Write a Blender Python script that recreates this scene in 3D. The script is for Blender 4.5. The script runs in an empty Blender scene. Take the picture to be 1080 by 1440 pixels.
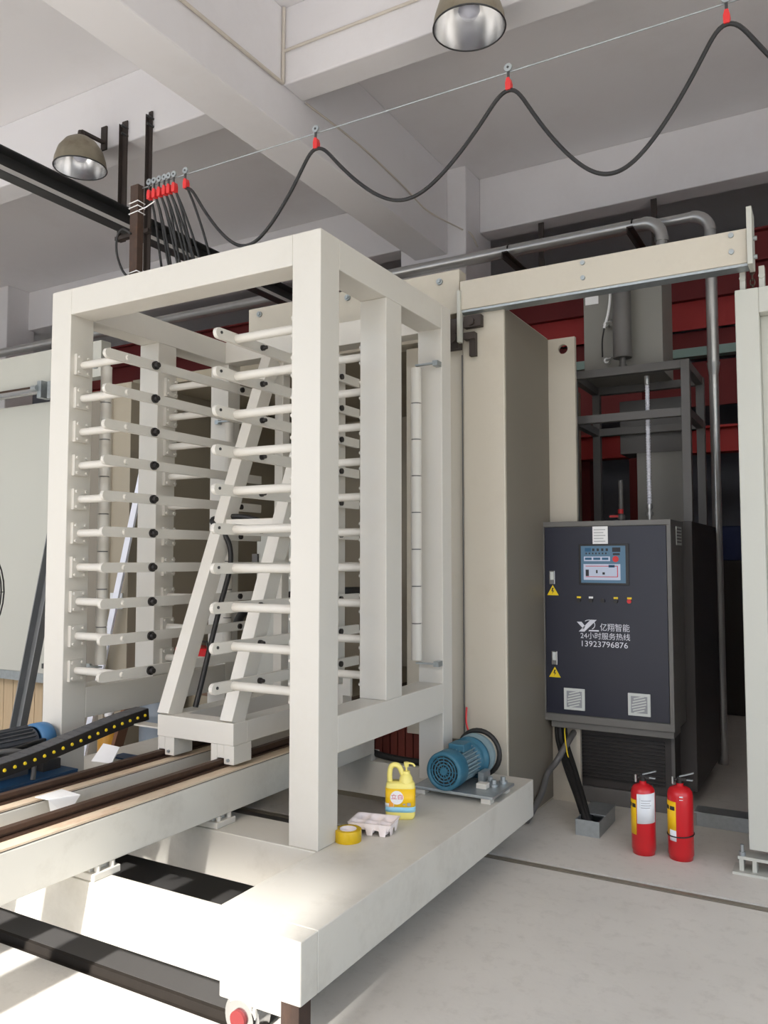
import bpy, bmesh, math, random
from mathutils import Vector, Matrix
random.seed(7)
S = bpy.context.scene
COL = S.collection
PI = math.pi
R = math.radians

# ------------------------------------------------------------------ camera, light, exposure
cd = bpy.data.cameras.new('camera')
cam = bpy.data.objects.new('camera', cd)
COL.objects.link(cam)
cd.sensor_fit = 'HORIZONTAL'
cd.sensor_width = 36.0
cd.lens = 36.0 * 1136 / 1080
cd.clip_start = 0.05
cam.location = (0, 0, 1.55)
cam.rotation_euler = (R(90 + 3.426), 0, R(29.65))
S.camera = cam

w = bpy.data.worlds.new('world')
S.world = w
w.use_nodes = True
nt = w.node_tree
sky = nt.nodes.new('ShaderNodeTexSky')
sky.sky_type = 'NISHITA'
sky.sun_disc = False
sky.sun_elevation = R(35)
sky.sun_rotation = R(172)
sky.dust_density = 1.6
bg = nt.nodes['Background']
bg.inputs['Strength'].default_value = 0.30
nt.links.new(sky.outputs['Color'], bg.inputs['Color'])

sd = bpy.data.lights.new('sun', 'SUN')
sun = bpy.data.objects.new('sun', sd)
COL.objects.link(sun)
sd.energy = 6.0
sd.angle = R(2.0)
sd.color = (1.0, 0.98, 0.955)
sun.rotation_euler = Vector((-0.14, 1.0, -0.70)).to_track_quat('-Z', 'Y').to_euler()

S.view_settings.view_transform = 'Standard'
S.view_settings.look = 'None'
S.view_settings.exposure = 0.64
S.view_settings.gamma = 1.0
S.view_settings.use_curve_mapping = False
S.cycles.max_bounces = 12
S.cycles.diffuse_bounces = 8
S.cycles.glossy_bounces = 4
S.cycles.use_denoising = True
S.cycles.sample_clamp_indirect = 8.0

# ------------------------------------------------------------------ materials
def lin(c):
    return tuple(((v / 255) / 12.92 if v / 255 <= 0.04045 else ((v / 255 + 0.055) / 1.055) ** 2.4) for v in c)

def M(name, rgb, rough=0.5, metal=0.0, var=0.10, scale=3.0, stain=None, stain_amt=0.0, stain_scale=1.5, bump=0.0, bump_scale=60, spec=0.5, trans=0.0, stretch=(1, 1, 1)):
    m = bpy.data.materials.new(name)
    m.use_nodes = True
    n = m.node_tree.nodes
    L = m.node_tree.links
    b = n['Principled BSDF']
    b.inputs['Roughness'].default_value = rough
    b.inputs['Metallic'].default_value = metal
    b.inputs['Specular IOR Level'].default_value = spec
    if trans:
        b.inputs['Transmission Weight'].default_value = trans
    geo = n.new('ShaderNodeNewGeometry')
    mp = n.new('ShaderNodeMapping')
    mp.inputs['Scale'].default_value = stretch
    L.new(geo.outputs['Position'], mp.inputs['Vector'])
    tx = n.new('ShaderNodeTexNoise')
    tx.inputs['Scale'].default_value = scale
    tx.inputs['Detail'].default_value = 5
    L.new(mp.outputs['Vector'], tx.inputs['Vector'])
    c = lin(rgb)
    ramp = n.new('ShaderNodeMix')
    ramp.data_type = 'RGBA'
    ramp.inputs[6].default_value = (*[v * (1 - var) for v in c], 1)
    ramp.inputs[7].default_value = (*[min(1, v * (1 + var)) for v in c], 1)
    L.new(tx.outputs['Fac'], ramp.inputs[0])
    out = ramp.outputs[2]
    if stain:
        t2 = n.new('ShaderNodeTexNoise')
        t2.inputs['Scale'].default_value = stain_scale
        t2.inputs['Detail'].default_value = 8
        t2.inputs['Roughness'].default_value = 0.7
        L.new(mp.outputs['Vector'], t2.inputs['Vector'])
        cr = n.new('ShaderNodeValToRGB')
        cr.color_ramp.elements[0].position = 0.52
        cr.color_ramp.elements[0].color = (0, 0, 0, 1)
        cr.color_ramp.elements[1].position = 0.78
        cr.color_ramp.elements[1].color = (stain_amt,) * 3 + (1,)
        L.new(t2.outputs['Fac'], cr.inputs['Fac'])
        m2 = n.new('ShaderNodeMix')
        m2.data_type = 'RGBA'
        L.new(cr.outputs['Color'], m2.inputs[0])
        L.new(out, m2.inputs[6])
        m2.inputs[7].default_value = (*lin(stain), 1)
        out = m2.outputs[2]
    L.new(out, b.inputs['Base Color'])
    if bump:
        t3 = n.new('ShaderNodeTexNoise')
        t3.inputs['Scale'].default_value = bump_scale
        t3.inputs['Detail'].default_value = 4
        L.new(geo.outputs['Position'], t3.inputs['Vector'])
        bp = n.new('ShaderNodeBump')
        bp.inputs['Strength'].default_value = bump
        bp.inputs['Distance'].default_value = 0.01
        L.new(t3.outputs['Fac'], bp.inputs['Height'])
        L.new(bp.outputs['Normal'], b.inputs['Normal'])
    return m

paint = M('cream_paint', (204, 200, 191), 0.42, var=0.03, scale=2.0, stain=(170, 160, 140), stain_amt=0.18)
paint_dirty = M('cream_paint_worn', (202, 198, 188), 0.45, var=0.04, scale=3.0, stain=(132, 122, 106), stain_amt=0.30, stain_scale=3.5)
door_paint = M('door_paint', (186, 186, 177), 0.45, var=0.03, scale=1.2)
press_paint = M('press_paint', (196, 189, 174), 0.45, var=0.04, scale=1.5, stain=(140, 128, 108), stain_amt=0.25)
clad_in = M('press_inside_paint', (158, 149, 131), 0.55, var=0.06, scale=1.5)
shade_taupe = M('press_shade_taupe', (126, 119, 107), 0.5, var=0.05, scale=1.2)  # darker than the press paint, stands in for shade on its side
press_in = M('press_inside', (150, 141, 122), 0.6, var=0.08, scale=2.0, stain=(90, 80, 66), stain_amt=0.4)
plaster = M('ceiling_plaster', (226, 224, 225), 0.9, var=0.04, scale=0.7, stain=(190, 182, 176), stain_amt=0.22, stain_scale=0.9)
wall_m = M('wall_plaster', (222, 219, 215), 0.9, var=0.06, scale=0.8)
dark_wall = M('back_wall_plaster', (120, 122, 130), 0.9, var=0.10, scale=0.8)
floor_m = M('concrete_floor', (207, 203, 195), 0.62, var=0.10, scale=2.2, stain=(140, 134, 124), stain_amt=0.30, stain_scale=14.0, bump=0.08, bump_scale=40)
out_m = M('yard_concrete', (190, 188, 184), 0.9, var=0.06, scale=1.0)
groove_m = M('groove_steel', (44, 38, 32), 0.7, metal=0.2, var=0.2, scale=20)
cover_m = M('dark_floor_steel', (88, 86, 84), 0.42, metal=0.15, var=0.12, scale=2.0)
railflat_m = M('flush_rail_steel', (140, 132, 118), 0.5, metal=0.3, var=0.15, scale=20)
rust = M('rusty_steel', (70, 54, 45), 0.75, metal=0.2, var=0.30, scale=25, stain=(104, 70, 48), stain_amt=0.45, stain_scale=18)
rail_rust = M('brown_rail', (74, 54, 42), 0.55, metal=0.4, var=0.3, scale=30)
apron_rust = M('rust_stained_paint', (206, 188, 164), 0.55, var=0.08, scale=8, stain=(168, 112, 74), stain_amt=0.75, stain_scale=9, stretch=(1, 0.35, 1))
dark_steel = M('dark_steel', (70, 70, 70), 0.45, metal=0.5, var=0.15, scale=10)
lean_m = M('weathered_channel', (128, 130, 132), 0.45, metal=0.4, var=0.12, scale=10)
angle_m = M('brown_angle_iron', (66, 58, 54), 0.6, metal=0.3, var=0.2, scale=14)
pipe_m = M('silver_pipe', (196, 196, 194), 0.32, metal=0.65, var=0.12, scale=9)
galv = M('galvanised', (166, 172, 174), 0.42, metal=0.7, var=0.2, scale=40)
chrome = M('steel_bright', (196, 196, 196), 0.22, metal=1.0, var=0.06, scale=20)
alu = M('aluminium_strip', (238, 240, 250), 0.3, metal=0.1, var=0.03, scale=5)
black = M('black_rubber', (26, 25, 25), 0.5, var=0.2, scale=20)
black_gloss = M('black_plastic', (34, 31, 30), 0.35, var=0.1, scale=20)
navy = M('navy_enamel', (33, 35, 49), 0.38, var=0.05, scale=2)
cab_grey = M('cabinet_grey', (108, 106, 102), 0.42, var=0.05, scale=4)
cab_dark = M('cabinet_dark', (58, 54, 52), 0.5, var=0.08, scale=4)
frame_grey = M('frame_grey', (96, 94, 92), 0.5, var=0.08, scale=6)
tank_m = M('tank_grey', (128, 126, 120), 0.5, var=0.06, scale=3)
red_steel = M('red_oxide_paint', (176, 48, 46), 0.6, var=0.12, scale=3)
red_dark = M('red_dark_paint', (120, 38, 38), 0.7, var=0.12, scale=3)
red_paint = M('red_enamel', (196, 28, 36), 0.28, var=0.05, scale=6)
red_plastic = M('red_plastic', (206, 44, 44), 0.4, var=0.06, scale=40)
blue_motor = M('blue_motor_paint', (46, 100, 122), 0.5, var=0.12, scale=14, stain=(120, 140, 142), stain_amt=0.35, stain_scale=12)
blue_grey = M('dusty_motor_fins', (126, 146, 152), 0.6, var=0.15, scale=20)
blue_cap = M('blue_cap', (62, 112, 156), 0.45, var=0.08, scale=10)
blue_base = M('deep_blue_paint', (22, 62, 98), 0.45, var=0.1, scale=6)
fin_dark = M('dusty_dark_fins', (84, 84, 86), 0.6, var=0.2, scale=20)
white = M('white_sheet', (236, 236, 236), 0.6, var=0.02, scale=10)
paper_m = M('paper', (226, 230, 234), 0.7, var=0.03, scale=30)
pulp = M('white_pulp', (236, 226, 224), 0.85, var=0.05, scale=40, bump=0.1, bump_scale=120)
yellow = M('yellow_plastic', (240, 226, 128), 0.3, var=0.05, scale=14)
yellow_lab = M('yellow_label', (244, 196, 20), 0.4, var=0.03, scale=14)
tape_m = M('amber_tape', (206, 170, 20), 0.25, var=0.08, scale=40)
sky_blue = M('pale_blue_print', (150, 208, 232), 0.4, var=0.05, scale=20)
orange = M('orange_print', (240, 160, 60), 0.4, var=0.2, scale=90)
red_ink = M('red_print', (206, 34, 60), 0.4, var=0.03, scale=10)
dark_ink = M('dark_print', (40, 40, 46), 0.5, var=0.05, scale=10)
grey_ink = M('grey_print', (150, 152, 156), 0.5, var=0.05, scale=10)
white_ink = M('white_print', (220, 222, 230), 0.5, var=0.03, scale=10)
screen_blue = M('panel_blue', (84, 120, 146), 0.35, var=0.05, scale=10)
screen_lt = M('panel_pale', (196, 206, 226), 0.35, var=0.04, scale=10)
teal_ink = M('teal_print', (38, 92, 128), 0.4, var=0.03, scale=10)
warn_y = M('warning_yellow', (240, 208, 30), 0.4, var=0.03, scale=10)
vent_w = M('white_vent', (206, 210, 206), 0.45, var=0.03, scale=10)
lampskin = M('lamp_shell', (150, 142, 124), 0.5, metal=0.5, var=0.15, scale=18, stain=(110, 90, 66), stain_amt=0.5, stain_scale=8)
reflector = M('lamp_reflector', (226, 226, 226), 0.24, metal=1.0, var=0.06, scale=10)
bulb_m = M('frosted_bulb', (210, 212, 226), 0.15, var=0.02, scale=10)
wood = M('pallet_wood', (190, 168, 136), 0.75, var=0.15, scale=6, stretch=(8, 8, 0.6), stain=(120, 90, 66), stain_amt=0.4, stain_scale=3)
wood_dark = M('brown_board', (112, 76, 52), 0.7, var=0.2, scale=6, stretch=(6, 6, 0.6))
maroon = M('maroon_rib', (112, 50, 40), 0.6, var=0.2, scale=9, stretch=(6, 6, 0.5))
drum_grey = M('grey_drum', (120, 130, 140), 0.5, var=0.06, scale=5)
amber = M('amber_drum', (190, 140, 50), 0.45, var=0.1, scale=8)
conduit_w = M('white_conduit', (206, 198, 186), 0.6, var=0.04, scale=8)
teal_paint = M('pale_teal', (150, 176, 168), 0.5, var=0.05, scale=4)
crate_blue = M('blue_crate', (50, 62, 108), 0.5, var=0.1, scale=6)

# ------------------------------------------------------------------ mesh builder
class MB:
    def __init__(s):
        s.v = []; s.f = []; s.sm = []
    def add(s, vs, fs, smooth=False):
        o = len(s.v)
        s.v += [Vector(v) for v in vs]
        s.f += [[i + o for i in f] for f in fs]
        s.sm += [smooth] * len(fs)
        return s
    def box(s, x0, x1, y0, y1, z0, z1):
        vs = [(x0, y0, z0), (x1, y0, z0), (x1, y1, z0), (x0, y1, z0), (x0, y0, z1), (x1, y0, z1), (x1, y1, z1), (x0, y1, z1)]
        return s.add(vs, [(3, 2, 1, 0), (4, 5, 6, 7), (0, 1, 5, 4), (1, 2, 6, 5), (2, 3, 7, 6), (3, 0, 4, 7)])
    def obox(s, c, size, rot=None):
        a, b, d = [x / 2 for x in size]
        c = Vector(c)
        rot = rot or Matrix.Identity(3)
        o = MB().box(-a, a, -b, b, -d, d)
        return s.add([rot @ v + c for v in o.v], o.f)
    def beam(s, p0, p1, wx, wy, up=(0, 0, 1)):
        # rectangular bar from p0 to p1
        p0, p1 = Vector(p0), Vector(p1)
        d = (p1 - p0)
        z = d.normalized()
        x = Vector(up).cross(z)
        if x.length < 1e-4: x = Vector((1, 0, 0))
        x.normalize()
        y = z.cross(x)
        rot = Matrix((x, y, z)).transposed()
        return s.obox((p0 + p1) / 2, (wx, wy, d.length), rot)
    def cyl(s, p0, p1, r0, r1=None, n=16, caps=True, smooth=True):
        p0, p1 = Vector(p0), Vector(p1)
        r1 = r0 if r1 is None else r1
        z = (p1 - p0).normalized()
        x = z.orthogonal().normalized()
        y = z.cross(x)
        vs = []
        for p, r in ((p0, r0), (p1, r1)):
            for i in range(n):
                a = 2 * PI * i / n
                vs.append(p + x * (r * math.cos(a)) + y * (r * math.sin(a)))
        s.add(vs, [(i, (i + 1) % n, n + (i + 1) % n, n + i) for i in range(n)], smooth)
        if caps:
            s.add(vs[:n], [list(range(n))[::-1]])
            s.add(vs[n:], [list(range(n))])
        return s
    def tube(s, pts, r, n=8, closed=False):
        pts = [Vector(p) for p in pts]
        N = len(pts)
        vs = []
        prev = None
        for i, p in enumerate(pts):
            a = pts[i - 1] if (i > 0 or closed) else p
            b = pts[(i + 1) % N] if (i < N - 1 or closed) else p
            t = (b - a).normalized()
            if prev is None:
                x = t.orthogonal().normalized()
            else:
                x = prev - t * prev.dot(t)
                if x.length < 1e-5: x = t.orthogonal()
                x.normalize()
            prev = x
            y = t.cross(x)
            for k in range(n):
                an = 2 * PI * k / n
                vs.append(p + x * (r * math.cos(an)) + y * (r * math.sin(an)))
        fs = []
        for i in range(N if closed else N - 1):
            j = (i + 1) % N
            for k in range(n):
                fs.append((i * n + k, i * n + (k + 1) % n, j * n + (k + 1) % n, j * n + k))
        s.add(vs, fs, True)
        if not closed:
            s.add(vs[:n], [list(range(n))[::-1]])
            s.add(vs[-n:], [list(range(n))])
        return s
    def lathe(s, prof, o=(0, 0, 0), n=24, axis='Z', smooth=True):
        o = Vector(o)
        vs = []
        for r, z in prof:
            for i in range(n):
                a = 2 * PI * i / n
                p = Vector((r * math.cos(a), r * math.sin(a), z))
                if axis == 'Y': p = Vector((p.x, p.z, -p.y))
                if axis == 'X': p = Vector((p.z, p.x, p.y))
                vs.append(p + o)
        fs = []
        for j in range(len(prof) - 1):
            for i in range(n):
                fs.append((j * n + i, j * n + (i + 1) % n, (j + 1) * n + (i + 1) % n, (j + 1) * n + i))
        s.add(vs, fs, smooth)
        return s
    def prism(s, poly, axis, a, b, smooth=False):
        # poly: 2D points; axis X -> (y,z), Y -> (x,z), Z -> (x,y)
        def P3(u, v, t):
            return {'X': (t, u, v), 'Y': (u, t, v), 'Z': (u, v, t)}[axis]
        n = len(poly)
        vs = [P3(u, v, a) for u, v in poly] + [P3(u, v, b) for u, v in poly]
        s.add(vs, [(i, (i + 1) % n, n + (i + 1) % n, n + i) for i in range(n)], smooth)
        s.add(vs[:n], [list(range(n))[::-1]])
        s.add(vs[n:], [list(range(n))])
        return s
    def patch(s, c, r, a0, a1, z0, z1, n=10, skew=0.0):
        # curved sheet on a vertical cylinder, degrees
        vs = []
        for zz, rr in ((z0, r), (z1, r), (z1, r - 0.001), (z0, r - 0.001)):
            for i in range(n + 1):
                a = R(a0 + (a1 - a0) * i / n)
                vs.append((c[0] + rr * math.cos(a), c[1] + rr * math.sin(a), c[2] + zz + skew * i / n))
        m = n + 1
        fs = []
        for j in range(4):
            k = (j + 1) % 4
            for i in range(n):
                fs.append((j * m + i, j * m + i + 1, k * m + i + 1, k * m + i))
        return s.add(vs, fs, True)

WL = {}
def build(mb, name, mat, parent=None, bevel=0.0, kind=None, label=None, seg=2):
    vs = mb.v
    lo = Vector((min(v.x for v in vs), min(v.y for v in vs), min(v.z for v in vs)))
    hi = Vector((max(v.x for v in vs), max(v.y for v in vs), max(v.z for v in vs)))
    og = Vector(((lo.x + hi.x) / 2, (lo.y + hi.y) / 2, lo.z))
    me = bpy.data.meshes.new(name)
    me.from_pydata([v - og for v in vs], [], mb.f)
    bm = bmesh.new(); bm.from_mesh(me)
    bmesh.ops.recalc_face_normals(bm, faces=bm.faces)
    bm.to_mesh(me); bm.free()
    for p, sflag in zip(me.polygons, mb.sm): p.use_smooth = sflag
    me.materials.append(mat)
    o = bpy.data.objects.new(name, me)
    COL.objects.link(o)
    WL[o] = og
    if parent is not None:
        o.parent = parent
        o.location = og - WL[parent]
    else:
        o.location = og
    if bevel:
        md = o.modifiers.new('bevel', 'BEVEL')
        md.width = bevel; md.segments = seg; md.limit_method = 'ANGLE'; md.angle_limit = R(50)
    if kind: o['kind'] = kind
    if label: o['label'] = label
    return o

def bx(name, mat, parent, x0, x1, y0, y1, z0, z1, bevel=0.0, **k):
    return build(MB().box(x0, x1, y0, y1, z0, z1), name, mat, parent, bevel, **k)

def tag(o, label, cat, group=None):
    o['label'] = label; o['category'] = cat
    if group: o['group'] = group
    return o

def thing(name, label, cat, loc=(0, 0, 0), rotz=0.0, group=None, local=False):
    o = bpy.data.objects.new(name, None)
    COL.objects.link(o)
    o.empty_display_size = 0.1
    o.location = loc; o.rotation_euler = (0, 0, rotz)
    WL[o] = Vector((0, 0, 0)) if local else Vector(loc)
    return tag(o, label, cat, group)

def dup(o, parent=None, delta=(0, 0, 0)):
    c = o.copy(); COL.objects.link(c)
    if parent is not None: c.parent = parent
    c.location = Vector(o.location) + Vector(delta)
    WL[c] = WL[o] + Vector(delta)
    for ch in list(o.children): dup(ch, c)
    return c

def text(name, body, x0, x1, y, z0, z1, mat, parent, mirror=False):
    cu = bpy.data.curves.new(name, 'FONT')
    cu.body = body; cu.size = 1.0; cu.extrude = 0.004; cu.resolution_u = 3
    t = bpy.data.objects.new(name, cu); COL.objects.link(t)
    dg = bpy.context.evaluated_depsgraph_get()
    me = bpy.data.meshes.new_from_object(t.evaluated_get(dg))
    bpy.data.objects.remove(t); bpy.data.curves.remove(cu)
    if not len(me.vertices): return None
    xs = [v.co.x for v in me.vertices]; ys = [v.co.y for v in me.vertices]
    ax, bx_, ay, by = min(xs), max(xs), min(ys), max(ys)
    mb = MB()
    vs = []
    for v in me.vertices:
        vs.append((x0 + (v.co.x - ax) / (bx_ - ax) * (x1 - x0), y - (0.0008 if v.co.z > 0 else 0), z0 + (v.co.y - ay) / (by - ay) * (z1 - z0)))
    mb.add(vs, [list(p.vertices) for p in me.polygons])
    bpy.data.meshes.remove(me)
    return build(mb, name, mat, parent)

def smooth_path(pts, k=6):
    pts = [Vector(p) for p in pts]
    out = []
    for i in range(len(pts) - 1):
        p0 = pts[max(i - 1, 0)]; p1 = pts[i]; p2 = pts[i + 1]; p3 = pts[min(i + 2, len(pts) - 1)]
        for j in range(k):
            t = j / k
            out.append(0.5 * ((2 * p1) + (p2 - p0) * t + (2 * p0 - 5 * p1 + 4 * p2 - p3) * t * t + (3 * p1 - p0 - 3 * p2 + p3) * t ** 3))
    out.append(pts[-1])
    return out

# ------------------------------------------------------------------ setting
m = MB()
for y0, y1 in ((-24, 2.165), (2.24, 4.02), (4.095, 11)):
    m.box(-15 if y0 > -10 else -30, 8 if y0 > -10 else 22, y0, y1, -0.2, 0)
fl = build(m, 'floor', floor_m, kind='structure')
m = MB().box(-15, 8, 2.165, 2.222, -0.2, -0.028).box(-15, 8, 2.222, 2.24, -0.2, 0.003)
build(m, 'trim_1', groove_m, kind='structure')
t2 = build(MB().box(-15, 8, 4.02, 4.095, -0.2, -0.03), 'trim_2', groove_m, kind='structure')
build(MB().box(-15, 8, 4.04, 4.072, -0.03, 0.0), 'flush_rail', railflat_m, t2)
bx('steel_cover', cover_m, fl, -8, -1.72, 2.24, 4.01, 0.0, 0.004)

ce = build(MB().box(-15, 8, -2.3, 11, 5.35, 5.6), 'ceiling', plaster, kind='structure')
build(MB().box(-3.605, -3.25, -2.0, 6.96, 4.505, 5.35), 'long_beam', plaster, ce, 0.012)
build(MB().box(-15, -3.605, 4.31, 4.54, 4.8, 5.35), 'cross_beam', plaster, ce, 0.01)
build(MB().box(-3.25, 8, 4.31, 4.54, 4.8, 5.35), 'cross_beam', plaster, ce, 0.01)
build(MB().box(-15, -3.77, 7.3, 7.54, 4.8, 5.35), 'cross_beam', plaster, ce, 0.01)
build(MB().box(-3.06, 8, 7.3, 7.54, 4.8, 5.35), 'cross_beam', plaster, ce, 0.01)
build(MB().box(-3.77, -3.06, 6.96, 7.6, 0, 5.35), 'column', plaster, ce, 0.012)
build(MB().box(-10.25, -9.95, 6.96, 7.4, 0, 5.35), 'column', plaster, ce, 0.012)

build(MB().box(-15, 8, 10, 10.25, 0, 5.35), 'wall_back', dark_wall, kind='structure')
# left wall with a long window opening
m = MB().box(-15, -14.75, -2.3, 10, 0, 1.1)
m.box(-15, -14.75, -2.3, 10, 4.2, 5.35)
m.box(-15, -14.75, 2.2, 10, 1.1, 4.2)
for y in (-2.3, 0.0): m.box(-15, -14.75, y, y + 0.4, 1.1, 4.2)
build(m, 'wall_left', wall_m, kind='structure')
build(MB().box(5.0, 5.25, 4.3, 10, 0, 5.35).box(5.0, 5.25, -2.0, 4.3, 4.2, 5.35), 'wall_right', wall_m, kind='structure')
build(MB().box(2.25, 2.45, 4.6, 10, 0, 5.35), 'wall_light_blocker', dark_wall, kind='structure')  # added unseen wall, keeps light out of the heater corner
# wall behind the camera: a pier, a lintel, open doorways
m = MB().box(-0.93, 0.9, -2.3, -2.0, 0, 5.0).box(-15, -9.5, -2.3, -2.0, 0, 5.0)
m.box(-15, 8, -2.3, -2.0, 5.0, 5.35)
wf = build(m, 'wall_front', wall_m, kind='structure')
build(MB().box(-40, 30, -24.3, -24, 0, 7.0), 'wall_sky_blocker', wall_m, kind='structure')  # added behind the camera, cuts low sky light on the post fronts
# the storey above and an added unseen slab over the yard that trims the sun patch
bx('upper_storey', wall_m, wf, -15, 8, -2.3, -2.0, 5.6, 8.5)
bx('sun_cutoff_slab', wall_m, wf, -15, 8, -6.0, -2.3, 6.28, 6.45)
bx('roof', wall_m, wf, -15.0, 8, -2.3, 11, 8.5, 8.7)

# ------------------------------------------------------------------ loading carriage
car = thing('loading_carriage', 'cream steel carriage with ten-level cage of shelf arms standing on a wheeled platform', 'carriage', (-2.6, 3.2, 0))
B = 0.004
# platform
bx('front_beam', paint_dirty, car, -4.1, -1.522, 2.145, 2.24, 0.15, 0.35, B)
bx('side_beam', paint_dirty, car, -1.93, -1.522, 2.24, 4.331, 0.15, 0.35, B)
bx('side_beam', paint_dirty, car, -4.1, -3.22, 2.24, 4.331, 0.15, 0.35, B)
bx('cross_beam', paint_dirty, car, -3.22, -1.93, 2.82, 3.07, 0.15, 0.35, B)
bx('cross_beam', paint_dirty, car, -3.22, -1.93, 4.235, 4.331, 0.15, 0.35, B)
# wheels
def wheel(x, y, vis=True):
    wb = MB()
    wb.box(x - 0.095, x + 0.165, y - 0.035, y + 0.12, 0.088, 0.15)
    wb.box(x - 0.045, x - 0.035, y - 0.04, y + 0.1, 0.03, 0.09).box(x + 0.05, x + 0.06, y - 0.04, y + 0.1, 0.03, 0.09)
    b = build(wb, 'wheel_bracket', paint, car, 0.004)
    wm = MB().cyl((x, y - 0.03, 0.045), (x, y + 0.03, 0.045), 0.072, n=28)
    wm.cyl((x, y - 0.045, 0.045), (x, y - 0.03, 0.045), 0.058, 0.062, n=28)
    build(wm, 'wheel', chrome, b)
    build(MB().cyl((x, y - 0.056, 0.045), (x, y - 0.044, 0.045), 0.03, n=20), 'hub_cap', red_dark, b)
    if vis: build(MB().cyl((x + 0.2, y - 0.02, 0.0), (x + 0.2, y - 0.02, 0.15), 0.028, n=14).box(x + 0.17, x + 0.24, y - 0.045, y + 0.02, 0.06, 0.15), 'rusty_stop', rust, b)
for x, y in ((-1.775, 2.2), (-1.775, 4.06), (-3.7, 2.2), (-3.7, 4.06)): wheel(x, y, y < 3)
# posts
ZT = 2.985
posts = [(-2.073, -1.923, 2.827, 2.977, 0.35, ZT), (-3.66, -3.51, 2.827, 2.977, 0.35, ZT),
         (-2.073, -1.923, 3.40, 3.56, 0.88, 2.845), (-3.66, -3.51, 3.455, 3.605, 0.88, 2.845),
         (-2.073, -1.923, 4.03, 4.15, 0.35, ZT), (-3.66, -3.51, 4.085, 4.205, 0.35, ZT)]
for p in posts: bx('post', paint, car, *p, B)
bx('top_beam', paint, car, -3.51, -2.073, 2.827, 2.977, 2.845, ZT, B)
bx('top_beam', paint, car, -3.51, -2.073, 4.05, 4.17, 2.845, ZT, B)
bx('top_beam', paint, car, -2.073, -1.923, 2.977, 4.03, 2.845, ZT, B)
bx('top_beam', paint, car, -3.66, -3.51, 2.977, 4.085, 2.845, ZT, B)
bx('lower_beam', paint, car, -2.073, -1.923, 2.977, 4.03, 0.72, 0.88, B)
bx('lower_beam', paint, car, -3.66, -3.51, 2.977, 4.085, 0.72, 0.88, B)
# shelf arms
def arm(side, z):
    if side == 'R':
        xb0, xb1, xf, sgn = -2.462, -2.442, -2.073, 1
        yt = (2.9, 3.48)
    else:
        xb0, xb1, xf, sgn = -3.18, -3.16, -3.51, -1
        yt = (2.9, 3.55)
    h = 0.025
    y0, y1 = 2.755, 4.0
    poly = []
    for k in range(9):
        a = PI / 2 + PI * k / 8
        poly.append((y0 + h + h * math.cos(a), z + h * math.sin(a)))
    poly += [(y1, z - h), (y1, z + h)]
    bar = build(MB().prism(poly, 'X', xb0, xb1), 'shelf_arm', paint, car, 0.003)
    for y in yt:
        xa = xb1 if side == 'R' else xb0
        build(MB().cyl((xa, y, z), (xf, y, z), 0.0205, n=16), 'support_tube', paint, bar)
        fm = MB().box(min(xf, xf - sgn * 0.02), max(xf, xf - sgn * 0.02), y - 0.045, y + 0.045, z - 0.055, z + 0.055)
        for dy in (-0.03, 0.03):
            for dz in (-0.04, 0.04):
                fm.cyl((xf - sgn * 0.02, y + dy, z + dz), (xf - sgn * 0.032, y + dy, z + dz), 0.009, n=6)
        build(fm, 'flange', paint, bar)
    # dark knob on the inner face and a pale bolt head
    xr = xb1
    kr = 1.0 if side == 'L' else 0.62
    kb = MB().cyl((xr, 3.087, z), (xr + 0.012, 3.087, z), 0.023 * kr, n=16).cyl((xr + 0.012, 3.087, z), (xr + 0.03, 3.087, z), 0.017 * kr, 0.014 * kr, n=12)
    build(kb, 'knob', black_gloss, bar)
    build(MB().cyl((xr, 3.8, z), (xr + 0.012, 3.8, z), 0.016, n=12), 'rear_bolt', black_gloss, bar)
    bb = MB()
    if side == 'L': bb.cyl((xr, 2.9, z), (xr + 0.01, 2.9, z), 0.016, 0.012, n=12)
    else: bb.cyl((xr, 2.79, z + 0.004), (xr + 0.004, 2.79, z + 0.004), 0.007, n=10)
    build(bb, 'bolt', paint if side == 'L' else dark_steel, bar)
    return bar
for side in 'RL':
    a0 = arm(side, 2.585)
    for k in range(1, 10): dup(a0, car, (0, 0, -0.1785 * k))
# rail beams
for x0, x1, xr in ((-2.675, -2.475, -2.57), (-3.06, -2.86, -2.945)):
    rb = bx('rail_beam', paint_dirty, car, x0, x1, 0.5, 4.235, 0.40, 0.574, 0.005)
    bx('seam', cab_dark, rb, x0 + 0.004, x1 - 0.0025, 0.5, 4.235, 0.574, 0.5775)
    build(MB().box(x0 + 0.002, x1 - 0.001, 0.5, 4.235, 0.5775, 0.585), 'rail_apron', apron_rust, rb)
    build(MB().box(xr - 0.03, xr + 0.03, 0.5, 4.235, 0.585, 0.593).box(xr - 0.008, xr + 0.008, 0.5, 4.235, 0.593, 0.604).box(xr - 0.016, xr + 0.016, 0.5, 4.235, 0.604, 0.622), 'rail', rail_rust, rb, 0.002)
    bx('rail_leg', paint_dirty, rb, x0 + 0.03, x1 - 0.03, 0.55, 0.68, 0.0, 0.40, 0.004)
    for y0 in (2.15, 2.83):
        sb = bx('support_bracket', paint, car, x1 - 0.16, x1 + 0.005, y0, y0 + 0.13, 0.35, 0.378, 0.004)
        mm = MB().box(x1 - 0.16, x1 - 0.03, y0 + 0.01, y0 + 0.12, 0.378, 0.40)
        for yb in (y0 + 0.03, y0 + 0.1):
            mm.cyl((x1 - 0.012, yb, 0.378), (x1 - 0.012, yb, 0.40), 0.012, n=6)
        build(mm, 'bolt_clamp', paint, sb)
    bx('support_bracket', paint, car, x1 - 0.16, x1 - 0.02, 4.235, 4.33, 0.35, 0.40, 0.004)
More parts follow.
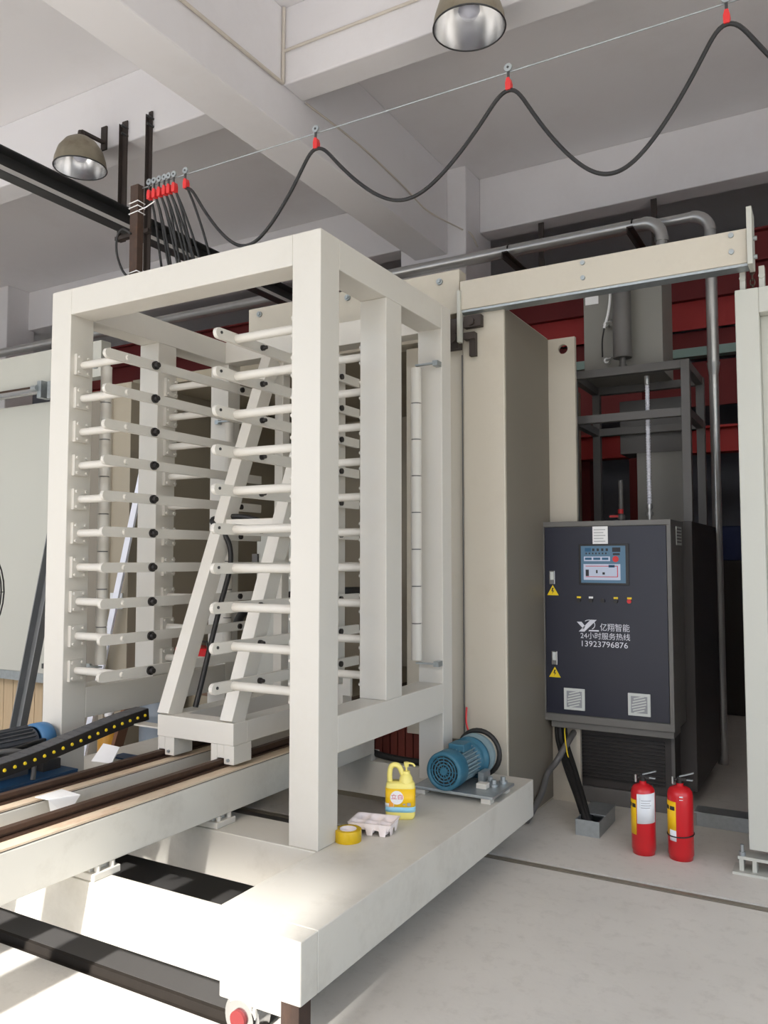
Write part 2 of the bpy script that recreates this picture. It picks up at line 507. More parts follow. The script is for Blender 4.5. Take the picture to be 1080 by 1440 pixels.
# segmented guard pipes
def seg_pipe(x, y, z0, z1, bracket):
    n = 8
    mm = MB()
    for k in range(n):
        a = z0 + (z1 - z0) * k / n; b = z0 + (z1 - z0) * (k + 1) / n
        mm.cyl((x, y, a + 0.003), (x, y, b - 0.003), 0.03, n=18)
    o = build(mm, 'segmented_pipe', paint, car)
    build(MB().cyl((x, y, z0 + 0.01), (x, y, z1 - 0.01), 0.026, n=12), 'pipe_core', frame_grey, o)
    bm_ = MB()
    for zz in (z0 - 0.012, z1 + 0.012):
        bm_.box(min(x, bracket[0]), max(x, bracket[0]), y - 0.012, y + 0.012, zz - 0.004, zz + 0.004)
        bm_.box(bracket[0] - 0.015, bracket[0] + 0.015, y - 0.01, bracket[1], zz - 0.014, zz + 0.014)
    build(bm_, 'pipe_bracket', galv, o)
seg_pipe(-2.062, 3.985, 1.0, 2.63, (-1.94, 4.03))
seg_pipe(-3.515, 3.075, 0.985, 2.62, (-3.60, 3.075))
seg_pipe(-3.475, 4.06, 1.0, 2.45, (-3.58, 4.085))

# ------------------------------------------------------------------ push trolley on the rails
tr = thing('push_trolley', 'cream A-frame pusher trolley with two slanted legs, straddling the brown rails', 'trolley', (-2.77, 3.5, 0.622))
XL, XR = -2.93, -2.53
mm = MB().box(-2.972, -2.49, 2.96, 3.06, 0.688, 0.792).box(-2.972, -2.872, 3.06, 4.0, 0.688, 0.792).box(-2.59, -2.49, 3.06, 4.0, 0.688, 0.792).box(-2.872, -2.59, 3.9, 4.0, 0.688, 0.792)
build(mm, 'base_frame', paint, tr, 0.004)
for xc in (-2.945, -2.57):
    for y0 in (2.965, 3.88):
        a_, b_2 = (xc - 0.027, xc + 0.08) if xc < -2.7 else (xc - 0.06, xc + 0.08)
        fm = MB().box(a_, xc - 0.02, y0, y0 + 0.13, 0.60, 0.688).box(xc + 0.02, b_2, y0, y0 + 0.13, 0.60, 0.688).box(xc - 0.02, xc + 0.02, y0, y0 + 0.13, 0.626, 0.688)
        f = build(fm, 'foot', paint, tr, 0.003)
        build(MB().cyl((xc + 0.048, y0, 0.62), (xc + 0.048, y0 - 0.008, 0.62), 0.008, n=8), 'foot_bolt', galv, f)
for x in (XL, XR):
    build(MB().beam((x, 2.995, 0.785), (x, 3.79, 2.74), 0.075, 0.095, (0, 1, 0)), 'slanted_leg', paint, tr, 0.003)
    build(MB().box(x - 0.03, x + 0.03, 3.87, 3.94, 0.792, 2.74), 'upright', paint, tr, 0.003)
build(MB().box(XL + 0.035, XR - 0.035, 3.36, 3.42, 1.71, 1.77), 'crossbar', paint, tr, 0.003)
build(MB().box(XL + 0.03, XR - 0.03, 3.87, 3.93, 2.66, 2.72), 'crossbar', paint, tr, 0.003)
build(MB().box(XL + 0.03, XR - 0.03, 3.87, 3.93, 1.80, 1.86), 'crossbar', paint, tr, 0.003)
build(MB().box(-3.25, -2.972, 3.07, 3.14, 0.69, 0.698), 'chain_lug', paint, tr)
build(MB().box(-2.49, -2.45, 3.84, 3.93, 0.72, 0.86).box(-2.45, -2.40, 3.84, 3.86, 0.80, 0.90), 'stop_plate', paint, tr)
# hose and cable on the trolley
hz = smooth_path([(-2.60, 3.50, 1.70), (-2.679, 3.44, 1.747), (-2.81, 3.42, 1.784), (-2.934, 3.40, 1.787), (-2.975, 3.34, 1.765), (-2.90, 3.345, 1.70), (-2.872, 3.37, 1.62), (-2.872, 3.37, 1.50), (-2.872, 3.30, 1.316), (-2.872, 3.215, 1.081), (-2.872, 3.16, 0.92), (-2.872, 3.12, 0.81)])
tag(build(MB().tube(hz, 0.014, 8), 'trolley_hose', black), 'thin black hose looped over the trolley crossbar and running down its leg', 'hose')
hz = smooth_path([(-2.35, 4.045, 1.37), (-2.75, 4.045, 1.36), (-2.95, 4.045, 1.335), (-3.2, 4.045, 1.285), (-3.33, 4.045, 1.22), (-3.40, 4.05, 1.12)])
tag(build(MB().tube(hz, 0.028, 10), 'thick_cable', black), 'thick black cable sagging level behind the trolley uprights', 'cable')

# drag chain, link by link
dc = thing('drag_chain', 'black drag chain with yellow roller dots, rising to the trolley', 'chain', (-3.3, 2.4, 0.62))
path = smooth_path([(0, 1.55, 0.585), (0, 2.05, 0.605), (0, 2.309, 0.622), (0, 2.489, 0.638), (0, 2.685, 0.666), (0, 2.855, 0.692), (0, 3.0, 0.712), (0, 3.16, 0.728)], 12)
acc = 0.0; pitch = 0.052; last = path[0]; first = None
spots = []
for a, b in zip(path, path[1:]):
    seg = (b - a).length
    while acc + seg >= pitch:
        t = (pitch - acc) / seg
        a = a + (b - a) * t
        spots.append((a.copy(), (b - a).normalized())); seg = (b - a).length; acc = 0.0
    acc += seg
for p, d in spots:
    if first is None:
        lm = MB().box(-3.345, -3.335, p.y - 0.0275, p.y + 0.0275, p.z - 0.03, p.z + 0.03).box(-3.265, -3.255, p.y - 0.0275, p.y + 0.0275, p.z - 0.03, p.z + 0.03)
        lm.box(-3.335, -3.265, p.y - 0.022, p.y + 0.022, p.z + 0.022, p.z + 0.03).box(-3.335, -3.265, p.y - 0.022, p.y + 0.022, p.z - 0.03, p.z - 0.022)
        first = build(lm, 'chain_link', black_gloss, dc)
        build(MB().cyl((-3.255, p.y, p.z), (-3.249, p.y, p.z), 0.0085, 0.006, n=10), 'roller_dot', warn_y, first)
        build(MB().box(-3.345, -3.255, p.y - 0.024, p.y + 0.024, p.z + 0.03, p.z + 0.033), 'link_lid', fin_dark, first)
        p0 = p
        o = first
    else:
        o = dup(first, dc, p - p0)
    o.rotation_euler = (math.atan2(d.z, d.y), 0, 0)

# ------------------------------------------------------------------ left motor on the blue base
bb = thing('blue_machine_base', 'dark blue painted steel base under the left motor', 'base', (-3.6, 2.3, 0.35))
build(MB().box(-3.86, -3.36, 1.5, 2.815, 0.352, 0.378).box(-3.40, -3.36, 1.5, 2.815, 0.378, 0.50).box(-3.86, -3.82, 1.5, 2.815, 0.378, 0.50).box(-3.86, -3.36, 1.5, 2.815, 0.50, 0.512), 'channel_frame', blue_base, bb, 0.004)
build(MB().box(-3.7, -3.45, 2.68, 2.78, 0.512, 0.56), 'pad', cab_dark, bb)
ml = thing('drive_motor', 'dusty finned electric motor with bright blue fan cap on the dark blue base at left', 'motor', (-3.58, 2.55, 0.512))
cx, cz = -3.575, 0.645
mm = MB().cyl((cx, 2.28, cz), (cx, 2.70, cz), 0.066, n=24)
for k in range(24):
    a = 2 * PI * k / 24
    rot = Matrix.Rotation(-a, 3, 'Y')
    mm.obox(Vector((cx, 2.48, cz)) + rot @ Vector((0.072, 0, 0)), (0.022, 0.40, 0.005), rot)
build(mm, 'finned_body', fin_dark, ml)
build(MB().lathe([(0.0, 0.10), (0.05, 0.10), (0.078, 0.082), (0.084, 0.06), (0.084, 0.0), (0.07, 0.0)], (cx, 2.71, cz), 28, 'Y'), 'fan_cap', blue_cap, ml)
build(MB().box(cx - 0.09, cx - 0.05, 2.34, 2.62, 0.512, 0.6).box(cx + 0.05, cx + 0.09, 2.34, 2.62, 0.512, 0.6), 'foot', fin_dark, ml)
build(MB().box(cx - 0.05, cx + 0.05, 2.36, 2.48, 0.70, 0.76), 'terminal_box', fin_dark, ml, 0.005)
build(MB().cyl((cx, 2.05, cz), (cx, 2.28, cz), 0.05, 0.075, n=20).cyl((cx, 1.95, cz), (cx, 2.05, cz), 0.04, n=16), 'gear_head', cab_dark, ml)
hz = smooth_path([(-3.46, 2.0, 0.60), (-3.44, 2.3, 0.645), (-3.43, 2.48, 0.66), (-3.45, 2.62, 0.665), (-3.5, 2.72, 0.655)])
tag(build(MB().tube(hz, 0.011, 8), 'motor_lead', black), 'black lead lying along the side of the left motor', 'cable')
hz = smooth_path([(-3.47, 2.2, 0.64), (-3.42, 2.36, 0.668), (-3.39, 2.5, 0.655), (-3.37, 2.56, 0.60), (-3.37, 2.56, 0.515)])
tag(build(MB().tube(hz, 0.012, 8), 'grease_pipe', frame_grey), 'grey bent pipe curling down in front of the left motor onto the blue base', 'pipe')

# ------------------------------------------------------------------ right pump motor on the platform
pm = thing('pump_motor', 'teal blue electric motor with round fan grille on a steel plate at the platform end', 'motor', (-1.775, 3.95, 0.35))
cx, cz = -1.79, 0.486
build(MB().box(-1.97, -1.53, 3.76, 4.06, 0.378, 0.392), 'base_plate', galv, pm, 0.002)
for x, y in ((-1.60, 3.78), (-1.96, 3.78), (-1.60, 4.0), (-1.96, 4.0)): bx('spacer', paint, pm, x, x + 0.05, y, y + 0.05, 0.35, 0.378)
mm = MB().cyl((cx, 3.84, cz), (cx, 4.03, cz), 0.075, n=28)
for k in range(28):
    a = 2 * PI * k / 28
    rot = Matrix.Rotation(-a, 3, 'Y')
    mm.obox(Vector((cx, 3.935, cz)) + rot @ Vector((0.082, 0, 0)), (0.02, 0.18, 0.005), rot)
build(mm, 'finned_body', blue_grey, pm)
fc = build(MB().lathe([(0.074, 0.012), (0.08, 0.0), (0.093, 0.004), (0.097, 0.015), (0.097, 0.10), (0.09, 0.11), (0.085, 0.11)], (cx, 3.745, cz), 32, 'Y'), 'fan_cover', blue_motor, pm)
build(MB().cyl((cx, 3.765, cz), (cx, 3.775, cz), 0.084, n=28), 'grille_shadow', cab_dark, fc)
mm = MB()
for rr in (0.018, 0.034, 0.05, 0.066):
    mm.tube([(cx + rr * math.cos(2 * PI * k / 24), 3.754, cz + rr * math.sin(2 * PI * k / 24)) for k in range(24)], 0.0042, 6, closed=True)
for k in range(12):
    a = 2 * PI * k / 12
    mm.cyl((cx + 0.012 * math.cos(a), 3.754, cz + 0.012 * math.sin(a)), (cx + 0.08 * math.cos(a), 3.754, cz + 0.08 * math.sin(a)), 0.003, n=5)
mm.cyl((cx, 3.748, cz), (cx, 3.757, cz), 0.018, n=16)
build(mm, 'fan_grille', blue_motor, fc)
build(MB().lathe([(0.07, 0), (0.09, 0.005), (0.098, 0.03), (0.098, 0.055), (0.112, 0.06), (0.112, 0.08), (0.05, 0.085), (0.0, 0.085)], (cx, 4.01, cz), 32, 'Y'), 'end_flange', blue_motor, pm)
build(MB().cyl((cx + 0.02, 4.10, cz + 0.015), (cx + 0.02, 4.125, cz + 0.015), 0.112, n=32), 'pulley', blue_grey, pm)
build(MB().tube([(cx + 0.03 + 0.118 * math.cos(R(k)), 4.14, cz + 0.02 + 0.118 * math.sin(R(k))) for k in range(0, 360, 12)], 0.014, 8, closed=True), 'drive_belt', black, pm)
build(MB().box(cx - 0.03, cx + 0.06, 3.87, 3.97, cz + 0.075, cz + 0.115), 'terminal_box', blue_motor, pm, 0.006)
for x in (-1.69, -1.89): bx('mount_lug', galv, pm, x, x + 0.03, 3.96, 4.05, 0.392, 0.45)
for x, y in ((-1.60, 3.95), (-1.58, 4.03), (-1.64, 4.0)):
    build(MB().cyl((x, y, 0.392), (x, y, 0.405), 0.022, n=14).cyl((x, y, 0.405), (x, y, 0.425), 0.014, n=6), 'bolt', galv, pm)
bx('clamp_block', paint, pm, -1.665, -1.61, 3.87, 3.92, 0.392, 0.418, 0.003)

# ------------------------------------------------------------------ things lying on the platform
# tape roll
c = (-1.888, 3.005, 0.35)
tp = thing('tape_roll', 'roll of amber packing tape lying flat on the platform beside the front post', 'tape', c)
build(MB().lathe([(0.036, 0), (0.058, 0), (0.058, 0.05), (0.036, 0.05), (0.036, 0)], c, 32), 'tape', tape_m, tp, 0.001)
build(MB().lathe([(0.033, 0.0), (0.0362, 0.0), (0.0362, 0.051), (0.033, 0.051), (0.033, 0)], c, 32), 'core', pulp, tp)
# pulp tray: a moulded carton with pockets
tx0, ty0 = -1.852, 3.165
rot = Matrix.Rotation(R(12), 3, 'Z')
mm = MB()
N = 30; NY = 20
LX, LY, H = 0.20, 0.15, 0.052
def tray_z(u, v):
    # u,v in 0..1 ; upper skin height
    e = min(u, 1 - u, (v) * 0.8, (1 - v) * 0.8)
    rim = H if e < 0.045 else None
    pu = 0.5 - 0.5 * math.cos(2 * PI * u * 3); pv = 0.5 - 0.5 * math.cos(2 * PI * v * 2)
    pocket = min(1, 1.5 * pu * pv + 0.15)
    z = H - (H - 0.006) * pocket * min(1, max(0, (e - 0.045) / 0.06))
    return rim if rim else z
vs = []; fs = []
for j in range(NY + 1):
    for i in range(N + 1):
        u, v = i / N, j / NY
        vs.append(rot @ Vector(((u - 0.5) * LX, (v - 0.5) * LY, tray_z(u, v))) + Vector((tx0, ty0, 0.351)))
W_ = N + 1
for j in range(NY):
    for i in range(N): fs.append((j * W_ + i, j * W_ + i + 1, (j + 1) * W_ + i + 1, (j + 1) * W_ + i))
mm.add(vs, fs, True)
# scalloped skirt
loop = []
for i in range(N + 1): loop.append((i / N, 0))
for j in range(1, NY + 1): loop.append((1, j / NY))
for i in range(N - 1, -1, -1): loop.append((i / N, 1))
for j in range(NY - 1, 0, -1): loop.append((0, j / NY))
vs = []; L_ = len(loop)
for u, v in loop:
    k = 0.5 - 0.5 * math.cos(2 * PI * (u * 3 if v in (0, 1) else v * 2))
    s_ = 0.90 if k > 0.3 else 0.84
    zb = 0.0 if k > 0.45 else 0.022
    vs.append(rot @ Vector(((u - 0.5) * LX, (v - 0.5) * LY, H)) + Vector((tx0, ty0, 0.351)))
    vs.append(rot @ Vector(((u - 0.5) * LX * s_, (v - 0.5) * LY * s_, zb)) + Vector((tx0, ty0, 0.351)))
mm.add(vs, [(2 * i, 2 * ((i + 1) % L_), 2 * ((i + 1) % L_) + 1, 2 * i + 1) for i in range(L_)], False)
tray = tag(build(mm, 'pulp_tray', pulp), 'white moulded pulp egg tray between the tape roll and the yellow bottle', 'tray')

# dish soap bottle
bl = thing('soap_bottle', 'yellow pump bottle of dish soap with handle, standing on the platform near the motor', 'bottle', (-1.838, 3.385, 0.35), R(24), local=True)
mm = MB()
prof = [(0.0, 0.86, 0.80), (0.006, 0.95, 0.93), (0.015, 1.0, 1.0), (0.05, 1.0, 1.0), (0.12, 1.0, 1.0), (0.145, 1.0, 1.0), (0.158, 0.97, 0.95), (0.168, 0.90, 0.85)]
nseg = 40
def sup(a, rx, ry, e=0.55):
    c_, s_ = math.cos(a), math.sin(a)
    return rx * math.copysign(abs(c_) ** e, c_), ry * math.copysign(abs(s_) ** e, s_)
vs = []; fs = []
for z, kx, ky in prof:
    for i in range(nseg):
        x, y = sup(2 * PI * i / nseg, 0.069 * kx, 0.038 * ky)
        vs.append((x, y, z))
for j in range(len(prof) - 1):
    for i in range(nseg):
        fs.append((j * nseg + i, j * nseg + (i + 1) % nseg, (j + 1) * nseg + (i + 1) % nseg, (j + 1) * nseg + i))
fs.append(list(range(nseg))[::-1])
fs.append([(len(prof) - 1) * nseg + i for i in range(nseg)])
mm.add(vs, fs, True)
# neck on the right side
mm.lathe([(0.034, 0.162), (0.03, 0.185), (0.022, 0.20), (0.017, 0.206), (0.0, 0.206)], (0.026, 0, 0), 24)
build(mm, 'body', yellow, bl)
hpts = smooth_path([(-0.048, 0, 0.155), (-0.051, 0, 0.20), (-0.043, 0, 0.235), (-0.022, 0, 0.243), (-0.004, 0, 0.232), (0.008, 0, 0.205), (0.02, 0, 0.18)], 8)
build(MB().tube(hpts, 0.0125, 12), 'handle', yellow, bl)
pp = build(MB().cyl((0.028, 0, 0.203), (0.028, 0, 0.216), 0.0175, 0.0165, n=20).cyl((0.028, 0, 0.216), (0.028, 0, 0.24), 0.0045, n=10), 'pump', yellow, bl)
build(MB().cyl((0.028, 0, 0.236), (0.028, 0, 0.256), 0.0105, 0.012, n=16).tube(smooth_path([(0.028, 0, 0.25), (0.045, 0, 0.252), (0.06, 0, 0.247), (0.068, 0, 0.238)], 5), 0.0045, 8), 'pump_head', yellow, pp)
def wrap(name, mat, a0, a1, z0, z1, off=0.0012):
    n = 24; vs = []
    for r_ in (off, off * 0.3):
        for z in (z0, z1):
            for i in range(n + 1):
                x, y = sup(R(a0 + (a1 - a0) * i / n), 0.069 + r_, 0.038 + r_)
                vs.append((x, y, z))
    m_ = n + 1; fs = []
    for j, k in ((0, 1), (1, 3), (3, 2), (2, 0)):
        for i in range(n): fs.append((j * m_ + i, j * m_ + i + 1, k * m_ + i + 1, k * m_ + i))
    return build(MB().add(vs, fs, True), name, mat, bl)
wrap('label', yellow_lab, -178, 0, 0.045, 0.142)
wrap('label_band', sky_blue, -178, 0, 0.036, 0.060, 0.0018)
wrap('label_band', white, -175, -100, 0.058, 0.075, 0.002)
yb_ = -0.0402
build(MB().cyl((-0.014, yb_, 0.103), (-0.014, yb_ - 0.0008, 0.103), 0.031, n=28), 'label_disc', white, bl)
text('label_text', '立白', -0.040, 0.012, yb_ - 0.001, 0.096, 0.119, red_ink, bl)
build(MB().box(-0.05, -0.03, yb_ - 0.0006, yb_ + 0.002, 0.062, 0.084), 'fruit_print', orange, bl)
build(MB().box(0.034, 0.05, yb_ - 0.0006, yb_ + 0.004, 0.066, 0.08).box(0.014, 0.026, yb_ - 0.0006, yb_ + 0.002, 0.07, 0.076), 'small_print', grey_ink, bl)

# folded card between the rails
mm = MB()
pA, pB, pC, pD = Vector((-2.88, 2.20, 0.59)), Vector((-2.76, 2.17, 0.605)), Vector((-2.72, 2.29, 0.60)), Vector((-2.88, 2.33, 0.59))
mm.add([pA, pB, pC, pD, pA + Vector((0, 0, .003)), pB + Vector((0, 0, .003)), pC + Vector((0, 0, .003)), pD + Vector((0, 0, .003))], [(0, 1, 2, 3), (7, 6, 5, 4), (0, 1, 5, 4), (1, 2, 6, 5), (2, 3, 7, 6), (3, 0, 4, 7)])
pE = Vector((-2.79, 2.21, 0.52)); pF = Vector((-2.76, 2.26, 0.52))
mm.add([pB, pC, pF, pE], [(0, 1, 2, 3)])
tag(build(mm, 'folded_card', white), 'folded white card lying across the gap between the two rail beams', 'card')

# ------------------------------------------------------------------ press machine
pr = thing('hot_press', 'large cream tunnel press whose tall side panel rises behind the carriage', 'press', (-3.4, 5.6, 0))
bx('side_panel', press_paint, pr, -1.958, -1.694, 4.395, 5.20, 0.0, 3.04, 0.006)
bx('seal_panel', press_paint, pr, -2.35, -1.962, 4.41, 4.6, 0.5, 2.87, 0.004)
bx('side_shade_sheet', shade_taupe, pr, -1.694, -1.69, 4.41, 5.195, 0.02, 3.03)  # added dark sheet, puts the shade of the press side into its colour
# flange plate with a lifting hole
hx, hz_ = -1.59, 2.955
mm = MB()
y0, y1 = 5.20, 5.235
sq = 0.06
mm.box(-1.75, -1.51, y0, y1, 0, hz_ - sq).box(-1.75, -1.51, y0, y1, hz_ + sq, 3.03).box(-1.75, hx - sq, y0, y1, hz_ - sq, hz_ + sq).box(hx + sq, -1.51, y0, y1, hz_ - sq, hz_ + sq)
vs = []; n = 24
for yy in (y0, y1):
    for i in range(n):
        a = 2 * PI * i / n + PI / 4
        c_, s_ = math.cos(a), math.sin(a); k = sq / max(abs(c_), abs(s_))
        vs.append((hx + c_ * k, yy, hz_ + s_ * k))
    for i in range(n):
        a = 2 * PI * i / n + PI / 4
        vs.append((hx + 0.033 * math.cos(a), yy, hz_ + 0.033 * math.sin(a)))
fs = []
for i in range(n):
    j = (i + 1) % n
    fs += [(i, j, n + j, n + i), (2 * n + i, 2 * n + j, 3 * n + j, 3 * n + i), (n + i, n + j, 3 * n + j, 3 * n + i)]
mm.add(vs, fs)
build(mm, 'flange_plate', press_paint, pr)
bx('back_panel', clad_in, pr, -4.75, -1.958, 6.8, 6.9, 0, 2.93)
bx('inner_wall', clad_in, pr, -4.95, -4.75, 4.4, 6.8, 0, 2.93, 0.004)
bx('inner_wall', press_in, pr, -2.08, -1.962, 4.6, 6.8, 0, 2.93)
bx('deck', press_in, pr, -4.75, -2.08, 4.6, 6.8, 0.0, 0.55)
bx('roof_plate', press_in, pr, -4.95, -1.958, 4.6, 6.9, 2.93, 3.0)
for x in (-2.98, -2.57): bx('deck_rail', rail_rust, pr, x - 0.03, x + 0.03, 4.6, 6.75, 0.55, 0.60)
bx('header_beam', press_paint, pr, -3.57, -1.962, 4.36, 4.46, 3.03, 3.30, 0.005)
bx('header_lip', press_paint, pr, -3.50, -2.08, 4.40, 4.56, 2.90, 3.03, 0.004)
mm = MB()
for x, z in ((-3.47, 3.25), (-2.75, 3.25), (-2.09, 3.24)): mm.cyl((x, 4.345, z), (x, 4.36, z), 0.02, n=10).cyl((x, 4.335, z), (x, 4.345, z), 0.012, n=6)
build(mm, 'header_bolt', galv, pr)
# ribbed maroon lower panel inside
mm = MB()
for k in range(9):
    x = -2.80 + k * 0.055
    mm.box(x, x + 0.047, 4.52, 4.56, 0.16, 0.56)
build(mm, 'ribbed_skirt', maroon, pr)
# door rail on the right: long boxed beam with end plate
dr = bx('door_rail', press_paint, pr, -1.945, -0.377, 4.33, 4.43, 3.035, 3.21, 0.004)
bx('end_plate', door_paint, dr, -0.377, -0.352, 4.31, 4.45, 3.02, 3.312, 0.002)
bx('bottom_lip', galv, dr, -1.945, -0.377, 4.335, 4.425, 3.02, 3.033)
mm = MB()
for x in (-1.205, -0.45):
    for z in (3.185, 3.10): mm.cyl((x, 4.318, z), (x, 4.33, z), 0.013, n=10)
for z in (3.165, 3.07): mm.cyl((-0.352, 4.37, z), (-0.335, 4.37, z), 0.012, n=8)
build(mm, 'bolt', galv, dr)
bx('hanger_bar', door_paint, pr, -1.957, -1.936, 4.31, 4.35, 2.84, 3.15, 0.002)
mm = MB().box(-2.05, -1.957, 4.33, 4.39, 2.81, 2.99).cyl((-1.99, 4.30, 2.87), (-1.99, 4.36, 2.87), 0.03, n=14).box(-1.93, -1.82, 4.345, 4.39, 2.93, 3.0).box(-1.93, -1.86, 4.345, 4.39, 2.86, 2.90).cyl((-1.88, 4.33, 2.96), (-1.88, 4.36, 2.96), 0.022, n=12).box(-1.90, -1.86, 4.36, 4.39, 2.76, 2.86)
build(mm, 'roller_bracket', angle_m, pr)
# weld seam bead on the panel
build(MB().tube([(-1.96, 4.392, 0.4), (-1.96, 4.392, 1.9), (-1.96, 4.392, 2.78)], 0.004, 6), 'seam', frame_grey, pr)
# left door rail
dl = bx('door_rail', door_paint, pr, -9.0, -5.05, 4.36, 4.46, 3.0, 3.29, 0.005)
mm = MB().box(-9.0, -5.72, 4.30, 4.36, 2.93, 2.985)
build(mm, 'track', rail_rust, dl)
build(MB().cyl((-9.0, 4.285, 2.935), (-5.68, 4.285, 2.935), 0.027, n=14), 'round_rail', chrome, dl)
mm = MB().box(-5.68, -5.63, 4.26, 4.36, 2.87, 3.01).cyl((-5.72, 4.25, 2.95), (-5.66, 4.25, 2.95), 0.025, n=12).box(-5.58, -5.53, 4.28, 4.36, 2.86, 3.0)
build(mm, 'end_bracket', galv, dl)

# sliding doors
def door_right():
    t = thing('sliding_door', 'tall cream sliding door at the right edge, hung under the door rail', 'door', (0.6, 4.48, 0.13))
    mm = MB().box(-0.45, -0.34, 4.42, 4.56, 0.13, 2.93).box(-0.34, 2.2, 4.42, 4.56, 2.80, 2.93).box(-0.34, 2.2, 4.42, 4.56, 0.13, 0.30).box(2.1, 2.2, 4.42, 4.56, 0.3, 2.8)
    mm.box(-0.34, 2.1, 4.50, 4.555, 0.30, 2.80)
    build(mm, 'door_panel', door_paint, t, 0.004)
    for x in (-0.415, -0.325):
        build(MB().box(x - 0.013, x + 0.013, 4.46, 4.52, 2.93, 3.05).cyl((x, 4.455, 3.0), (x, 4.465, 3.0), 0.016, n=8), 'hanger_bolt', door_paint, t)
    mm = MB()
    for k in range(7):
        z = 2.94 + k * 0.03
        c_ = Vector((-0.368, 4.46, z))
        pts = []
        for i in range(12):
            a = 2 * PI * i / 12
            if k % 2: pts.append(c_ + Vector((0.011 * math.cos(a), 0, 0.02 * math.sin(a))))
            else: pts.append(c_ + Vector((0, 0.011 * math.cos(a), 0.02 * math.sin(a))))
        mm.tube(pts, 0.004, 6, closed=True)
    build(mm, 'hanger_chain', rust, t)
    return t
door_right()
gb = thing('door_guide', 'cream bolted floor guide under the right sliding door', 'guide', (-0.3, 4.47, 0))
bx('base_plate', door_paint, gb, -0.53, 0.2, 4.42, 4.56, 0.0, 0.012)
bx('top_plate', door_paint, gb, -0.505, 0.15, 4.44, 4.54, 0.07, 0.085)
for x in (-0.49, -0.43, -0.30, -0.1): bx('upright', door_paint, gb, x - 0.01, x + 0.01, 4.45, 4.53, 0.012, 0.07)
mm = MB()
for x in (-0.485, -0.30): mm.cyl((x, 4.455, 0.085), (x, 4.455, 0.105), 0.016, n=6).cyl((x, 4.455, 0.105), (x, 4.455, 0.14 if x < -0.45 else 0.12), 0.009, n=10)
build(mm, 'guide_bolt', galv, gb)

ld = thing('sliding_door', 'wide pale sliding door at the left edge, behind the leaning steel channel', 'door', (-7, 4.5, 0.62))
bx('door_panel', door_paint, ld, -8.8, -5.68, 4.44, 4.56, 0.62, 2.88, 0.004)
mm = MB().box(-5.72, -5.66, 4.40, 4.44, 1.18, 1.22).box(-5.72, -5.66, 4.40, 4.44, 0.67, 0.71)
build(mm, 'door_stop', dark_steel, ld)
bx('bottom_pipe', galv, ld, -8.8, -5.68, 4.46, 4.54, 0.54, 0.62)

# ------------------------------------------------------------------ heater unit
ht = thing('oil_heater', 'dark thermal oil heater with navy control cabinet and grey frame behind', 'heater', (-1.3, 5.8, 0))
YP = 5.05
cab = build(MB().box(-1.70, -0.90, YP, YP + 0.012, 0.535, 0.58).box(-1.70, -0.90, YP, YP + 0.012, 1.765, 1.797).box(-1.70, -1.684, YP, YP + 0.012, 0.58, 1.765).box(-0.925, -0.90, YP, YP + 0.012, 0.58, 1.765)
            .box(-1.70, -0.90, YP + 0.012, 5.45, 0.535, 1.797), 'cabinet_box', cab_grey, ht, 0.002)
bx('lower_lip', cab_grey, ht, -1.66, -0.91, YP + 0.03, 5.3, 0.49, 0.535, 0.003)
dp = bx('cabinet_door', navy, ht, -1.681, -0.928, YP + 0.003, YP + 0.011, 0.584, 1.761, 0.002)
bx('nameplate', white, dp, -1.37, -1.275, YP + 0.0005, YP + 0.003, 1.651, 1.762)
mm = MB()
for k in range(5): mm.box(-1.362, -1.29 - 0.012 * (k % 2), YP - 0.0003, YP + 0.001, 1.667 + k * 0.018, 1.671 + k * 0.018)
build(mm, 'print_line', grey_ink, dp)
# control screen
sc = bx('control_panel', black_gloss, dp, -1.458, -1.148, YP - 0.004, YP + 0.003, 1.397, 1.652, 0.002)
sy = YP - 0.0046
bx('panel_face', screen_blue, sc, -1.444, -1.168, sy, YP - 0.003, 1.41, 1.64)
mm = MB().box(-1.428, -1.20, sy - 0.0006, sy, 1.428, 1.527)
mm.box(-1.425, -1.262, sy - 0.0006, sy, 1.545, 1.574)
build(mm, 'pale_field', screen_lt, sc)
mm = MB().box(-1.418, -1.376, sy - 0.0012, sy, 1.553, 1.567).box(-1.366, -1.322, sy - 0.0012, sy, 1.553, 1.567).box(-1.312, -1.272, sy - 0.0012, sy, 1.553, 1.567).box(-1.272, -1.234, sy - 0.0012, sy, 1.506, 1.522).box(-1.418, -1.38, sy - 0.0008, sy, 1.605, 1.628)
build(mm, 'readout', teal_ink, sc)
mm = MB()
for k in range(4): mm.box(-1.372 + k * 0.028, -1.358 + k * 0.028, sy - 0.0008, sy, 1.608, 1.624)
for k in range(7): mm.box(-1.414 + k * 0.0205, -1.406 + k * 0.0205, sy - 0.0008, sy, 1.588, 1.598)
mm.box(-1.248, -1.198, sy - 0.0008, sy, 1.602, 1.63).box(-1.244, -1.202, sy - 0.0008, sy, 1.582, 1.594).box(-1.415, -1.395, sy - 0.0012, sy, 1.452, 1.492).box(-1.35, -1.34, sy - 0.0012, sy, 1.47, 1.49).box(-1.31, -1.295, sy - 0.0012, sy, 1.462, 1.476)
build(mm, 'panel_icon', dark_ink, sc)
mm = MB().box(-1.415, -1.22, sy - 0.0012, sy, 1.512, 1.516).box(-1.22, -1.215, sy - 0.0012, sy, 1.45, 1.516).box(-1.415, -1.215, sy - 0.0012, sy, 1.446, 1.45)
build(mm, 'flow_line', red_ink, sc)
build(MB().cyl((-1.228, sy, 1.558), (-1.228, sy - 0.002, 1.558), 0.019, n=18), 'stop_key', red_plastic, sc)
